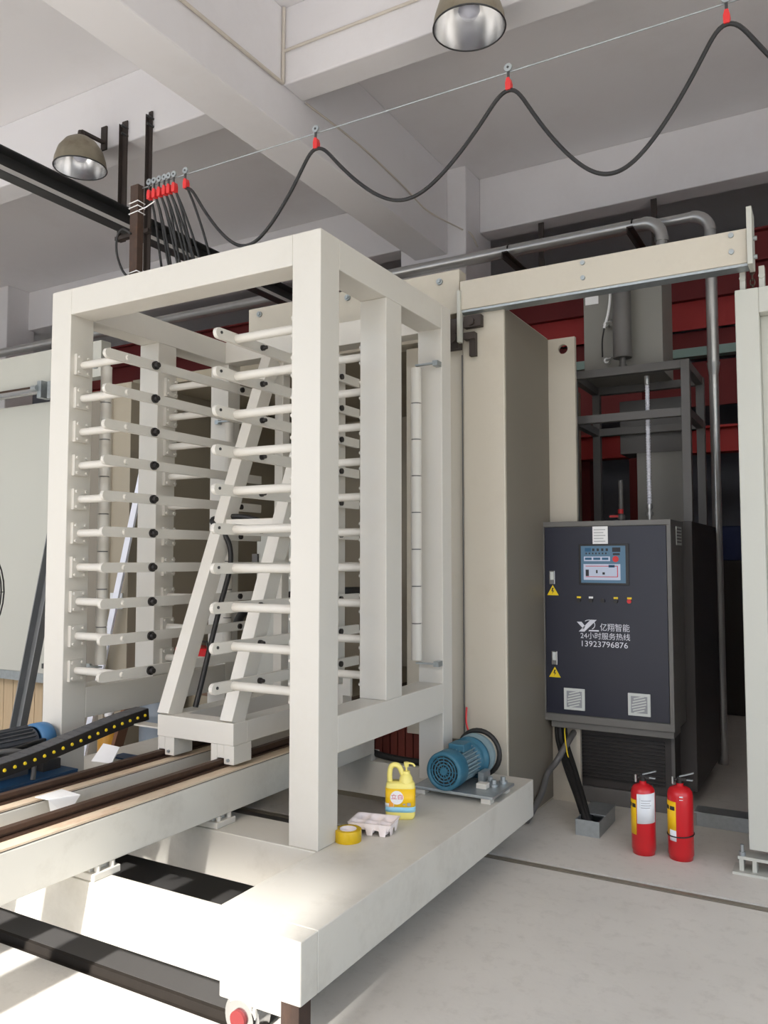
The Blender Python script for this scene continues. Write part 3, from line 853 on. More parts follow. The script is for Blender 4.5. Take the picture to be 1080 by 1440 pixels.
# buttons
for i, (x, mcol) in enumerate(((-1.462, black_gloss), (-1.386, black_gloss), (-1.311, black_gloss), (-1.232, black_gloss), (-1.15, red_plastic))):
    b_ = build(MB().cyl((x, YP + 0.003, 1.300), (x, YP - 0.012, 1.300), 0.013, n=14), 'push_button', mcol, dp)
    if i != 2: build(MB().box(x - 0.013, x + 0.013, YP - 0.001, YP + 0.003, 1.312, 1.324), 'button_tag', warn_y if i != 1 else white, b_)
# logo: a slanted Y with an orbit and a bar
yl = YP + 0.0022
mm = MB().prism([(-1.478, 1.165), (-1.448, 1.165), (-1.425, 1.138), (-1.434, 1.118)], 'Y', yl, yl - 0.001)
mm.prism([(-1.390, 1.180), (-1.352, 1.180), (-1.430, 1.104), (-1.466, 1.104)], 'Y', yl, yl - 0.001)
mm.prism([(-1.405, 1.108), (-1.34, 1.108), (-1.34, 1.117), (-1.40, 1.116)], 'Y', yl, yl - 0.001)
arc = [(-1.40 + 0.036 * math.cos(R(a)), yl - 0.0005, 1.148 + 0.030 * math.sin(R(a))) for a in range(-60, 150, 15)]
mm.tube(arc, 0.0026, 6)
build(mm, 'logo', white_ink, dp)
text('panel_text', '亿翔智能', -1.332, -1.152, yl, 1.113, 1.160, white_ink, dp)
text('panel_text', '24小时服务热线', -1.455, -1.150, yl, 1.060, 1.102, white_ink, dp)
text('panel_text', '13923796876', -1.448, -1.164, yl, 1.013, 1.048, white_ink, dp)
# vents
for x0 in (-1.566, -1.169):
    v_ = build(MB().box(x0, x0 + 0.133, YP - 0.004, YP + 0.003, 0.613, 0.747), 'vent', vent_w, dp, 0.002)
    build(MB().box(x0 + 0.018, x0 + 0.115, YP - 0.0045, YP, 0.63, 0.73), 'vent_gap', grey_ink, v_)
    for k in range(6):
        z = 0.636 + k * 0.0165
        build(MB().obox((x0 + 0.0665, YP - 0.006, z + 0.004), (0.094 - 0.012 * abs(k - 2.5), 0.006, 0.0075), Matrix.Rotation(R(-16), 3, 'Y')), 'vent_slat', vent_w, v_)
for xc, zc in ((-1.631, 1.327), (-1.624, 0.808)):
    tri = build(MB().prism([(xc - 0.038, zc), (xc + 0.038, zc), (xc, zc + 0.066)], 'Y', YP + 0.003, YP + 0.0015), 'warning_sign', warn_y, dp)
    build(MB().prism([(xc - 0.004, zc + 0.048), (xc + 0.006, zc + 0.048), (xc + 0.0, zc + 0.03), (xc + 0.009, zc + 0.03), (xc - 0.005, zc + 0.008), (xc, zc + 0.025), (xc - 0.009, zc + 0.025)], 'Y', YP + 0.0015, YP + 0.0008), 'bolt_mark', dark_ink, tri)
for x, z0 in ((-1.634, 1.396), (-1.625, 0.886)):
    h_ = build(MB().box(x - 0.019, x + 0.019, YP - 0.003, YP + 0.003, z0, z0 + 0.088), 'door_handle', chrome, dp, 0.003)
    build(MB().box(x - 0.011, x + 0.011, YP - 0.0045, YP - 0.002, z0 + 0.03, z0 + 0.08), 'handle_lever', vent_w, h_)
# side vent sticker
bx('side_plate', vent_w, ht, -0.90, -0.897, 5.22, 5.40, 1.645, 1.76)
mm = MB()
for k in range(5): mm.box(-0.897, -0.8955, 5.235, 5.385, 1.66 + k * 0.02, 1.668 + k * 0.02)
build(mm, 'side_plate_slot', frame_grey, ht)
# body
bx('body', cab_dark, ht, -1.62, -0.84, 5.45, 6.55, 0.10, 1.80, 0.004)
bx('body', cab_dark, ht, -1.62, -0.94, 5.27, 5.45, 0.10, 0.49, 0.004)
bx('plinth', frame_grey, ht, -1.62, -0.94, 5.25, 6.55, 0.0, 0.10, 0.003)
bx('corner_strip', frame_grey, ht, -0.96, -0.94, 5.255, 5.27, 0.10, 0.47)
mm = MB()
for k in range(13): mm.box(-1.52, -1.0, 5.258, 5.27, 0.15 + k * 0.022, 0.162 + k * 0.022)
build(mm, 'louvre', black_gloss, ht, kind='stuff')
# upper frame
fx0, fx1, fy0, fy1, fz0, fz1 = -1.64, -0.84, 5.48, 6.15, 1.80, 2.86
for x, y in ((fx0, fy0), (fx1 - 0.055, fy0), (fx0, fy1 - 0.055), (fx1 - 0.055, fy1 - 0.055)):
    bx('frame_post', frame_grey, ht, x, x + 0.055, y, y + 0.055, fz0, fz1, 0.002)
for z in (fz1 - 0.055, 2.49):
    bx('frame_rail', frame_grey, ht, fx0 + 0.055, fx1 - 0.055, fy0, fy0 + 0.05, z, z + 0.055, 0.002)
    bx('frame_rail', frame_grey, ht, fx0 + 0.055, fx1 - 0.055, fy1 - 0.055, fy1, z, z + 0.055, 0.002)
    for x in (fx0, fx1 - 0.055): bx('frame_rail', frame_grey, ht, x, x + 0.05, fy0 + 0.055, fy1 - 0.055, z, z + 0.055, 0.002)
# expansion tank and gauge column
tk = bx('expansion_tank', tank_m, ht, -1.60, -1.05, 5.75, 6.13, 2.86, 3.62, 0.004)
bx('tank_label', white, tk, -1.585, -1.49, 5.745, 5.75, 3.40, 3.46)
gc = build(MB().cyl((-1.296, 5.62, 2.95), (-1.296, 5.62, 3.60), 0.063, n=24).cyl((-1.296, 5.62, 2.90), (-1.296, 5.62, 2.95), 0.022, n=14).cyl((-1.296, 5.62, 2.86), (-1.296, 5.62, 2.90), 0.03, n=6), 'gauge_column', frame_grey, ht)
mm = MB()
for z in (2.96, 3.22): mm.cyl((-1.42, 5.74, z), (-1.42, 5.66, z), 0.012, n=10).cyl((-1.42, 5.66, z), (-1.37, 5.62, z), 0.009, n=8).cyl((-1.42, 5.69, z), (-1.42, 5.67, z), 0.02, n=8)
build(mm, 'gauge_fitting', pipe_m, ht)
build(MB().tube(smooth_path([(-1.39, 5.68, 3.55), (-1.385, 5.66, 3.40), (-1.40, 5.65, 3.28), (-1.43, 5.66, 3.19)]), 0.01, 8), 'tank_wire', white, ht)
build(MB().tube(smooth_path([(-1.43, 5.66, 3.19), (-1.45, 5.68, 3.1), (-1.46, 5.72, 3.0)]), 0.006, 6), 'tank_wire', black, ht)
# braided hose with valve
mm = MB()
for k in range(44):
    z = 1.93 + k * 0.0185
    mm.cyl((-1.135, 5.62, z), (-1.135, 5.62, z + 0.0095), 0.0125, 0.0155, n=12).cyl((-1.135, 5.62, z + 0.0095), (-1.135, 5.62, z + 0.0185), 0.0155, 0.0125, n=12)
hz = build(mm, 'braided_hose', alu, ht)
build(MB().cyl((-1.135, 5.62, 2.745), (-1.135, 5.62, 2.805), 0.018, n=10).cyl((-1.135, 5.62, 1.80), (-1.135, 5.62, 1.93), 0.014, n=12).cyl((-1.135, 5.62, 1.85), (-1.135, 5.62, 1.875), 0.024, n=8).cyl((-1.135, 5.62, 1.90), (-1.135, 5.62, 1.925), 0.022, n=8), 'hose_union', pipe_m, hz)
vv = build(MB().cyl((-1.325, 5.62, 1.80), (-1.325, 5.62, 2.1), 0.016, n=10).cyl((-1.325, 5.62, 1.83), (-1.325, 5.62, 1.86), 0.026, n=8), 'drain_pipe', frame_grey, ht)
build(MB().box(-1.40, -1.325, 5.60, 5.615, 1.845, 1.86).cyl((-1.325, 5.61, 1.87), (-1.325, 5.61, 1.90), 0.018, n=10), 'valve_lever', red_plastic, vv)
bx('back_duct', tank_m, ht, -1.33, -1.0, 6.16, 6.4, 1.80, 2.35, 0.003)
bx('burner_box', frame_grey, ht, -1.45, -1.0, 6.16, 6.45, 2.35, 2.75, 0.003)

# cables from the cabinet into a galvanised box
gb_ = thing('cable_box', 'small galvanised steel cable box on the floor in front of the heater', 'box', (-1.3, 4.78, 0))
mm = MB().box(-1.37, -1.235, 4.60, 4.606, 0, 0.088).box(-1.37, -1.235, 4.95, 4.956, 0, 0.088).box(-1.37, -1.364, 4.606, 4.95, 0, 0.088).box(-1.241, -1.235, 4.606, 4.95, 0, 0.088).box(-1.364, -1.241, 4.606, 4.95, 0, 0.005)
build(mm, 'box_shell', galv, gb_)
bx('lid', galv, gb_, -1.375, -1.23, 4.72, 4.96, 0.088, 0.094)
for k, (dx, r_) in enumerate(((0, 0.022), (0.03, 0.018), (-0.022, 0.014))):
    hz = smooth_path([(-1.635 + dx, 5.17, 0.535), (-1.61 + dx, 5.12, 0.40), (-1.517 + dx, 4.98, 0.27), (-1.405 + dx * .7, 4.80, 0.15), (-1.33 + dx * .5, 4.68, 0.06), (-1.30 + dx * .5, 4.66, 0.03)])
    tag(build(MB().tube(hz, r_, 10), 'power_cable', black), ('thickest black cable from under the navy cabinet into the galvanised box', 'black cable on the right of the bundle entering the galvanised box', 'thinner black cable on the left of the bundle entering the galvanised box')[k], 'cable', 'cables into the galvanised box')
hz = smooth_path([(-1.60, 5.2, 0.535), (-1.58, 5.10, 0.46), (-1.55, 5.04, 0.36), (-1.53, 5.02, 0.31)])
tag(build(MB().tube(hz, 0.004, 6), 'earth_wire', warn_y), 'thin yellow wire hanging below the navy cabinet beside the black cables', 'wire')
hz = smooth_path([(-1.55, 5.26, 0.46), (-1.56, 5.10, 0.40), (-1.60, 5.0, 0.30), (-1.66, 4.99, 0.215), (-1.655, 4.85, 0.12), (-1.66, 4.6, 0.03)])
tag(build(MB().tube(hz, 0.02, 10), 'grey_hose', frame_grey), 'grey hose curving from the heater base along the press side', 'hose')
# trunking on the right
tk_ = thing('cable_trunking', 'flat galvanised cable trunking on the floor behind the right fire extinguisher', 'trunking', (-0.3, 5.2, 0))
bx('trunking_body', galv, tk_, -0.80, 0.8, 5.10, 5.23, 0.0, 0.075, 0.003)
bx('trunking_lid', galv, tk_, -0.81, 0.8, 5.095, 5.235, 0.075, 0.082)

# ------------------------------------------------------------------ fire extinguishers
def extinguisher(x, y, r, h, label):
    t = thing('fire_extinguisher', label, 'extinguisher', (x, y, 0), 0, 'fire extinguishers on the floor')
    build(MB().lathe([(0, 0), (r - 0.006, 0), (r - 0.004, 0.02), (r, 0.024), (r, h - 0.045), (r * 0.95, h - 0.026), (r * 0.80, h - 0.010), (r * 0.5, h - 0.001), (0.018, h + 0.004), (0.018, h + 0.016), (0, h + 0.016)], (x, y, 0), 32), 'cylinder', red_paint, t)
    v_ = build(MB().cyl((x, y, h + 0.014), (x, y, h + 0.04), 0.016, n=12).box(x - 0.012, x + 0.035, y - 0.01, y + 0.01, h + 0.03, h + 0.046).cyl((x - 0.015, y, h + 0.03), (x - 0.042, y, h + 0.03), 0.008, n=10), 'valve', black_gloss, t)
    rot = Matrix.Rotation(R(-20), 3, 'Y')
    build(MB().obox((x + 0.035, y, h + 0.062), (0.075, 0.016, 0.006), rot).obox((x + 0.035, y, h + 0.036), (0.06, 0.014, 0.006)), 'squeeze_lever', galv, v_)
    build(MB().cyl((x - 0.033, y - 0.02, h + 0.012), (x - 0.033, y - 0.02, h + 0.05), 0.007, n=10), 'gauge', chrome, v_)
    return t
e1 = extinguisher(-0.972, 4.50, 0.062, 0.36, 'red fire extinguisher with a white paper sheet stuck on its front')
c1 = (-0.972, 4.50, 0)
build(MB().patch(c1, 0.0636, -108, -12, 0.165, 0.318, skew=0.008), 'paper_sheet', paper_m, e1)
mm = MB()
for k in range(4): mm.patch(c1, 0.0642, -88, -40 - 6 * (k % 2), 0.285 - k * 0.012, 0.288 - k * 0.012, 6)
mm.patch(c1, 0.0642, -93, -92, 0.25, 0.30, 2)
build(mm, 'paper_print', grey_ink, e1)
build(MB().patch(c1, 0.0628, -172, -112, 0.105, 0.285), 'yellow_sticker', yellow_lab, e1)
build(MB().patch(c1, 0.0634, -170, -145, 0.245, 0.265, 4).patch(c1, 0.0634, -138, -115, 0.245, 0.265, 4), 'sticker_print', dark_ink, e1)
e2 = extinguisher(-0.786, 4.515, 0.064, 0.37, 'red fire extinguisher with a black band and yellow sticker, right of the other')
c2 = (-0.786, 4.515, 0)
build(MB().patch(c2, 0.0648, -170, -100, 0.125, 0.30), 'yellow_sticker', yellow_lab, e2)
build(MB().patch(c2, 0.0655, -160, -138, 0.255, 0.275, 4).patch(c2, 0.0655, -132, -106, 0.255, 0.275, 4), 'sticker_print', dark_ink, e2)
build(MB().patch(c2, 0.0652, -135, -100, 0.10, 0.155, 6), 'white_sticker', paper_m, e2)
build(MB().tube([(c2[0] + 0.066 * math.cos(R(a)), c2[1] + 0.066 * math.sin(R(a)), 0.128 + 0.006 * math.sin(R(a + 40))) for a in range(0, 360, 12)], 0.0035, 6, closed=True), 'black_band', black, e2)
build(MB().patch(c2, 0.0648, -84, -68, 0.325, 0.332, 3).patch(c2, 0.0648, -84, -68, 0.312, 0.315, 3), 'white_print', white_ink, e2)

# ------------------------------------------------------------------ overhead: lamps, pipes, channel, cable festoon
def lamp(x, y, z, r, label):
    t = thing('high_bay_lamp', label, 'lamp', (x, y, z), 0, 'high bay lamps under the ceiling')
    pr_o = [(r, 0.0), (r * 1.0, 0.01), (r * 0.97, r * 0.3), (r * 0.84, r * 0.72), (r * 0.6, r * 1.05), (r * 0.35, r * 1.22), (r * 0.25, r * 1.26), (0, r * 1.26)]
    build(MB().lathe(pr_o, (x, y, z), 36), 'shade', lampskin, t)
    pr_i = [(r * 0.985, 0.002), (r * 0.95, r * 0.3), (r * 0.82, r * 0.7), (r * 0.58, r * 1.02), (r * 0.34, r * 1.18), (0, r * 1.2)]
    build(MB().lathe(pr_i, (x, y, z), 36), 'reflector', reflector, t)
    build(MB().tube([(x + r * math.cos(R(a)), y + r * math.sin(R(a)), z + 0.003) for a in range(0, 360, 10)], 0.005, 6, closed=True), 'rim', dark_steel, t)
    build(MB().lathe([(0, r * 0.3), (r * 0.2, r * 0.34), (r * 0.3, r * 0.5), (r * 0.28, r * 0.7), (r * 0.14, r * 1.0), (0.03, r * 1.15)], (x, y, z), 24), 'bulb', bulb_m, t)
    zt = z + r * 1.26
    mm = MB().cyl((x, y, zt), (x, y, zt + 0.05), 0.03, 0.022, n=12)
    mm.beam((x, y, zt + 0.05), (x, 4.30, zt + 0.06), 0.03, 0.02).box(x - 0.03, x + 0.03, 4.295, 4.31, zt + 0.0, zt + 0.19)
    build(mm, 'wall_arm', angle_m, t)
lamp(-5.0, 4.08, 4.545, 0.195, 'small domed high bay lamp on the beam left of the dark hanging angles')
lamp(-1.765, 4.08, 4.565, 0.205, 'domed high bay lamp at the top of the picture above the cable loops')

p1 = thing('overhead_pipe', 'silver pipe running along the beam, nearer one, elbow turning down first', 'pipe', (-4, 6.5, 4.24))
elb = lambda x, y, z, n=8: [(x - 0.14 + 0.14 * math.sin(PI / 2 * k / n), y, z - 0.14 + 0.14 * math.cos(PI / 2 * k / n)) for k in range(n + 1)]
build(MB().cyl((-10, 6.5, 4.235), (-1.32, 6.5, 4.235), 0.045, n=18).tube(elb(-1.18, 6.5, 4.235), 0.05, 16), 'pipe_run', pipe_m, p1)
build(MB().cyl((-1.18, 6.5, 4.10), (-1.18, 6.5, 2.9), 0.045, n=18).cyl((-1.18, 6.5, 4.10), (-1.18, 6.5, 4.06), 0.054, n=18), 'drop_pipe', pipe_m, p1)
p2 = thing('overhead_pipe', 'silver pipe behind the nearer one, dropping long and straight beside the heater', 'pipe', (-4, 6.72, 4.3))
build(MB().cyl((-10, 6.72, 4.30), (-0.99, 6.72, 4.30), 0.040, n=18).tube(elb(-0.85, 6.72, 4.30), 0.046, 16), 'pipe_run', pipe_m, p2)
build(MB().cyl((-0.85, 6.72, 4.16), (-0.85, 6.72, 3.1), 0.044, n=18).cyl((-0.85, 6.72, 3.1), (-0.85, 6.72, 3.0), 0.05, 0.036, n=18).cyl((-0.85, 6.72, 3.0), (-0.85, 6.72, 0.0), 0.036, n=18), 'drop_pipe', pipe_m, p2)
for x, l in ((-2.45, 'left'), (-1.40, 'right')):
    t = thing('pipe_hanger', 'dark angle iron carrying the silver pipes, %s one of the two right of the column' % l, 'bracket', (x, 6.85, 4.2))
    build(MB().box(x - 0.025, x + 0.025, 6.38, 7.38, 4.175, 4.187).box(x - 0.025, x - 0.015, 6.38, 7.38, 4.13, 4.175).box(x - 0.025, x + 0.025, 7.36, 7.38, 4.175, 4.8), 'angle_iron', angle_m, t)
    build(MB().tube([(x, 6.5 + 0.05 * math.cos(R(a)), 4.235 + 0.05 * math.sin(R(a))) for a in range(0, 181, 15)], 0.006, 6), 'pipe_clip', black, t)

ch = thing('overhead_channel', 'dark steel channel hung lengthwise below the ceiling on two angle irons', 'channel', (-4.65, 3.0, 4.1))
build(MB().box(-4.70, -4.69, -1.9, 6.4, 4.03, 4.20).box(-4.69, -4.60, -1.9, 6.4, 4.192, 4.20).box(-4.69, -4.60, -1.9, 6.4, 4.03, 4.038), 'channel_bar', dark_steel, ch)
build(MB().box(-4.69, -4.684, -1.9, 6.4, 4.065, 4.115), 'channel_web', wall_m, ch)
for x in (-4.765, -4.49):
    hw = 0.028 if x < -4.6 else 0.018
    build(MB().box(x - hw, x + hw, 4.295, 4.305, 4.0 if x < -4.6 else 3.72, 4.96).box(x - hw, x - hw + 0.006, 4.265, 4.295, 4.0 if x < -4.6 else 3.72, 4.93), 'hanger_angle', angle_m, ch)
    for za in (4.9, 4.84): build(MB().cyl((x + 0.018, 4.25, za), (x + 0.018, 4.31, za), 0.01, n=8), 'anchor_bolt', dark_steel, ch)
build(MB().box(-4.80, -4.45, 4.25, 4.29, 4.0, 4.03), 'cross_foot', angle_m, ch)

rp = thing('festoon_post', 'rusty steel post on the carriage top, bound with white wire', 'post', (-3.1, 2.9, 2.985))
build(MB().box(-3.132, -3.078, 2.87, 2.876, 2.985, 3.47).box(-3.132, -3.126, 2.876, 2.91, 2.985, 3.47).box(-3.084, -3.078, 2.876, 2.91, 2.985, 3.47), 'post_channel', rust, rp)
mm = MB()
for z in (3.32, 3.35, 3.375, 3.01): mm.tube([(-3.136, 2.866, z), (-3.074, 2.866, z + 0.006), (-3.074, 2.914, z + 0.004), (-3.136, 2.914, z - 0.003)], 0.003, 6, closed=True)
mm.tube([(-3.063, 2.863, 3.325), (-3.03, 2.88, 3.34), (-2.99, 2.90, 3.37)], 0.003, 6)
build(mm, 'tie_wire', white, rp)

wr = tag(build(MB().tube([(-3.105, 2.9, 3.458), (0.5, 2.9, 3.462), (3.0, 2.9, 3.458), (7.75, 2.9, 3.458)], 0.003, 6), 'catenary_wire', galv), 'thin taut steel wire carrying the red cable clips', 'wire')
FX = [-3.02, -2.985, -2.95, -2.915, -2.885, -2.85, -2.773, -1.995, -1.086, -0.296, 0.55]
def clip(x, label, group):
    t = thing('cable_clip', label, 'clip', (x, 2.9, 3.40), 0, group)
    w_ = build(MB().cyl((x, 2.892, 3.472), (x, 2.884, 3.472), 0.016, n=16), 'pulley', galv, t)
    build(MB().box(x - 0.005, x + 0.005, 2.886, 2.891, 3.425, 3.475).cyl((x, 2.882, 3.472), (x, 2.895, 3.472), 0.005, n=8), 'strap', dark_steel, t)
    build(MB().prism([(x - 0.006, 3.430), (x + 0.006, 3.430), (x + 0.011, 3.41), (x + 0.010, 3.382), (x - 0.010, 3.382), (x - 0.011, 3.41)], 'Y', 2.882, 2.908), 'clip_body', red_plastic, t, 0.003)
ORD = ('first', 'second', 'third', 'fourth', 'fifth', 'sixth')
for i, x in enumerate(FX):
    if i < 6: clip(x, '%s red cable clip of the tight bunch, counted from the rusty post' % ORD[i], 'bunched red clips')
    else: clip(x, ('red cable clip on the wire just right of the tight bunch', 'red cable clip on the wire above the cage front corner', 'red cable clip in the middle of the wire, below the right lamp', 'red cable clip near the top right corner of the picture', 'red cable clip beyond the right edge of the picture')[i - 6], 'spread red clips')
def sag_h(a, a0=0.88, p=2.1):
    # parabola-like hang whose ends round over into the clip
    h0, s0 = a0 ** p, p * a0 ** (p - 1)
    top = h0 + s0 * (1 - a0) / 2
    return (a ** p if a < a0 else h0 + s0 * ((a - a0) - (a - a0) ** 2 / (2 * (1 - a0)))) / top
def sag(x0, x1, zl, n=28):
    z0 = 3.386
    out = []
    for k in range(n + 1):
        t = k / n
        u = 2 * t - 1
        s_ = 1 - sag_h(abs(u))
        out.append((x0 + (x1 - x0) * (t + 0.04 * math.sin(2 * PI * t)), 2.895, z0 + (zl - z0) * s_))
    return out
pts = []
lows = [None, None, None, None, None, None, 3.02, 3.05, 2.955, 2.96]
for i in range(6, 10): pts += sag(FX[i], FX[i + 1], lows[i])[(0 if i == 6 else 1):]
pts = smooth_path(pts, 3)
for it in range(2):
    pts = [pts[0]] + [(pts[k - 1] + pts[k] * 2 + pts[k + 1]) / 4 for k in range(1, len(pts) - 1)] + [pts[-1]]
tag(build(MB().tube(pts, 0.008, 8), 'festoon_cable', black), 'black cable hanging in long loops from the red clips', 'cable')
# tight loops
for i in range(6):
    x0, x1 = FX[i], FX[i + 1]
    zl = (2.91, 2.93, 2.90, 2.94, 2.91, 2.92)[i]
    sh = (-0.03, 0.0, 0.03, 0.02, 0.06, 0.05)[i]
    wd = (0.018, 0.03, 0.014, 0.036, 0.02, 0.03)[i]
    lp = []
    for k in range(33):
        u = 2 * k / 32 - 1
        dn = (1 - abs(u) ** 1.9)
        lp.append(((x0 + x1) / 2 + (x1 - x0) / 2 * u + wd * math.sin(PI * u) * (1 if i % 2 else 1.3) + sh * dn, 2.905 + 0.16 * dn ** 0.8, 3.388 - (3.388 - zl) * dn))
    tag(build(MB().tube(lp, 0.0062, 8), 'cable_loop', black), '%s narrow black cable loop under the bunched red clips, counted from the rusty post' % ORD[i], 'cable', 'tight cable loops')
hz = smooth_path([(-3.09, 2.84, 3.20), (-3.14, 2.83, 3.23), (-3.19, 2.84, 3.20), (-3.20, 2.85, 3.12), (-3.16, 2.85, 3.03), (-3.13, 2.86, 2.992)])
tag(build(MB().tube(hz, 0.006, 8), 'cable_end', black), 'short curl of black cable at the foot of the rusty post', 'cable')

# conduits on the ceiling
cn = thing('ceiling_conduit', 'thin cream conduit along the upper side of the long ceiling beam', 'conduit', (-3.24, 3, 4.8))
build(MB().tube([(-3.236, -1.9, 4.62), (-3.236, 3.3, 4.785), (-3.236, 4.29, 4.80)], 0.012, 8), 'conduit_run', conduit_w, cn)
build(MB().tube([(-3.236, 4.29, 4.80), (-3.236, 4.295, 5.34)], 0.012, 8), 'conduit_riser', conduit_w, cn)
build(MB().tube([(-3.236, 4.295, 5.03), (-2.2, 4.298, 5.035), (7.7, 4.298, 5.03)], 0.010, 8), 'conduit_branch', conduit_w, cn)
hz = smooth_path([(-3.238, 4.56, 4.80), (-3.238, 5.3, 4.83), (-3.238, 6.0, 4.80), (-3.238, 6.5, 4.76), (-3.10, 6.94, 4.72), (-3.045, 7.05, 4.70), (-3.04, 7.2, 4.62)])
tag(build(MB().tube(hz, 0.007, 6), 'loose_wire', conduit_w), 'loose grey wire drooping along the ceiling beam to the column', 'wire')

# ------------------------------------------------------------------ red steel structure behind
rd = thing('red_steel_frame', 'red steel framework filling the dark space behind the heater', 'frame', (-3, 7.8, 0))
def ibeam(y, z0, z1, mat, nm='red_beam', x0=-9.5, x1=4.0):
    build(MB().box(x0, x1, y, y + 0.16, z0, z0 + 0.02).box(x0, x1, y, y + 0.16, z1 - 0.02, z1).box(x0, x1, y + 0.07, y + 0.09, z0, z1), nm, mat, rd)
bx('red_plate', red_steel, rd, -9.5, 4.0, 7.72, 7.74, 3.66, 3.92)
ibeam(7.65, 3.92, 4.2, red_dark)
ibeam(7.72, 4.2, 4.5, red_dark)
bx('red_plate', red_dark, rd, -9.5, 4.0, 7.80, 7.82, 3.40, 3.66)
bx('grey_beam', teal_paint, rd, -9.5, 4.0, 7.68, 7.80, 3.40, 3.48)
bx('red_plate', red_dark, rd, -9.5, 4.0, 7.75, 7.78, 2.95, 3.36)
ibeam(7.7, 2.52, 2.76, red_steel)
for x in (-6.5, -2.3, 0.6, 3.0): bx('red_post', red_dark, rd, x, x + 0.16, 7.84, 8.0, 0, 4.5)
bx('red_strut', red_dark, rd, -1.62, -1.50, 7.2, 7.3, 0, 3.9)
bc = thing('blue_crate', 'dark blue crate in the gloom behind the right of the heater', 'crate', (-1.0, 9.0, 1.6))
build(MB().box(-1.3, -0.5, 8.9, 9.5, 1.55, 1.9), 'crate_body', crate_blue, bc, 0.01)
build(MB().box(-1.35, -0.45, 8.85, 9.55, 0.0, 1.55), 'crate_stand', cab_dark, bc, 0.01)

# ------------------------------------------------------------------ left background things
sc_ = thing('steel_channel', 'grey steel channel leaning between the left door and the cage post', 'channel', (-4.98, 3.6, 0))
d_ = Vector((0.255, 0, 1.0)).normalized()
a_ = Vector((-5.005, 3.62, 0.01)); b2 = a_ + d_ * 2.3
mm = MB().beam(a_, b2, 0.006, 0.11, (0, 1, 0))
off = Vector((0.05, -0.03, 0))
build(MB().beam(a_, b2, 0.105, 0.008, (0, 1, 0)).beam(a_ + Vector((0.05, -0.025, 0)), b2 + Vector((0.05, -0.025, 0)), 0.008, 0.05, (0, 1, 0)).beam(a_ + Vector((-0.05, -0.025, 0)), b2 + Vector((-0.05, -0.025, 0)), 0.008, 0.05, (0, 1, 0)), 'channel_bar', lean_m, sc_)
al = Vector((-5.10, 4.30, 0.01)); bl_ = Vector((-4.475, 4.34, 2.50))
tag(build(MB().beam(al, bl_, 0.055, 0.02, (0, 1, 0)), 'aluminium_profile', alu), 'bright aluminium profile leaning behind the left shelf arms', 'profile')
bx('notice', paper_m, pr, -4.93, -4.80, 4.392, 4.3995, 1.18, 1.30)
bx('front_strip', press_paint, pr, -5.0, -4.95, 4.36, 4.42, 0.0, 2.9, 0.003)
bx('side_panel', shade_taupe, pr, -5.65, -4.955, 4.42, 4.5, 0.0, 2.9, 0.003)
# wooden pallet under the left door
pl = thing('wood_pallet', 'stack of pale wooden boards standing below the left door', 'pallet', (-6.3, 4.75, 0))
x = -7.6
k = 0
while x < -5.55:
    wd = 0.10 + 0.05 * random.random()
    bx('board', wood, pl, x, x + wd - 0.006, 4.66, 4.66 + 0.03 + 0.006 * (k % 3), 0.0, 0.60 + 0.02 * random.random(), 0.003)
    x += wd; k += 1
for z in (0.08, 0.32): bx('cross_batten', wood, pl, -7.6, -5.55, 4.70, 4.75, z, z + 0.09)
# big fan at the left edge
fc_ = Vector((-5.045, 2.905, 1.344))
fn = thing('pedestal_fan', 'large black wire fan guard at the left edge of the picture', 'fan', (fc_.x, fc_.y, 0))
dirn = Vector((fc_.x, fc_.y, 0)).normalized()
side = Vector((dirn.y, -dirn.x, 0))
FS = 1.471
def ring(r, off=0, n=48):
    r = r * FS
    return [fc_ + side * (r * math.cos(2 * PI * k / n)) + Vector((0, 0, r * math.sin(2 * PI * k / n))) + dirn * off for k in range(n)]
mm = MB()
for r_, o_ in ((0.368, 0), (0.355, -0.03), (0.34, 0.03), (0.25, -0.06), (0.15, -0.07)): mm.tube(ring(r_, o_), 0.005, 6, closed=True)
for k in range(16):
    a = 2 * PI * k / 16
    e = side * math.cos(a) + Vector((0, 0, math.sin(a)))
    mm.tube([fc_ + e * 0.09 - dirn * 0.075, fc_ + e * 0.37 - dirn * 0.06, fc_ + e * 0.54], 0.0032, 5)
build(mm, 'guard', black_gloss, fn)
for k in range(3):
    a = 2 * PI * k / 3 + 0.3
    e = side * math.cos(a) + Vector((0, 0, math.sin(a))); q = dirn.cross(e)
    vs = [fc_ + e * 0.05 - q * 0.03 - dirn * 0.02, fc_ + e * 0.05 + q * 0.03 + dirn * 0.02, fc_ + e * 0.47 + q * 0.16 + dirn * 0.02, fc_ + e * 0.48 - q * 0.07 - dirn * 0.02]
    vs += [v + dirn * 0.004 for v in vs]
    build(MB().add(vs, [(0, 1, 2, 3), (7, 6, 5, 4), (0, 1, 5, 4), (1, 2, 6, 5), (2, 3, 7, 6), (3, 0, 4, 7)]), 'blade', frame_grey, fn)
build(MB().cyl(fc_ - dirn * 0.07, fc_ + dirn * 0.12, 0.06, n=20), 'hub', black_gloss, fn)
build(MB().cyl(fc_ + dirn * 0.1 - Vector((0, 0, 0.03)), Vector((fc_.x, fc_.y, 0.03)) + dirn * 0.1, 0.02, n=12), 'pole', black_gloss, fn)
build(MB().cyl(Vector((fc_.x, fc_.y, 0)) + dirn * 0.1, Vector((fc_.x, fc_.y, 0.03)) + dirn * 0.1, 0.22, 0.2, n=28), 'foot', black_gloss, fn)

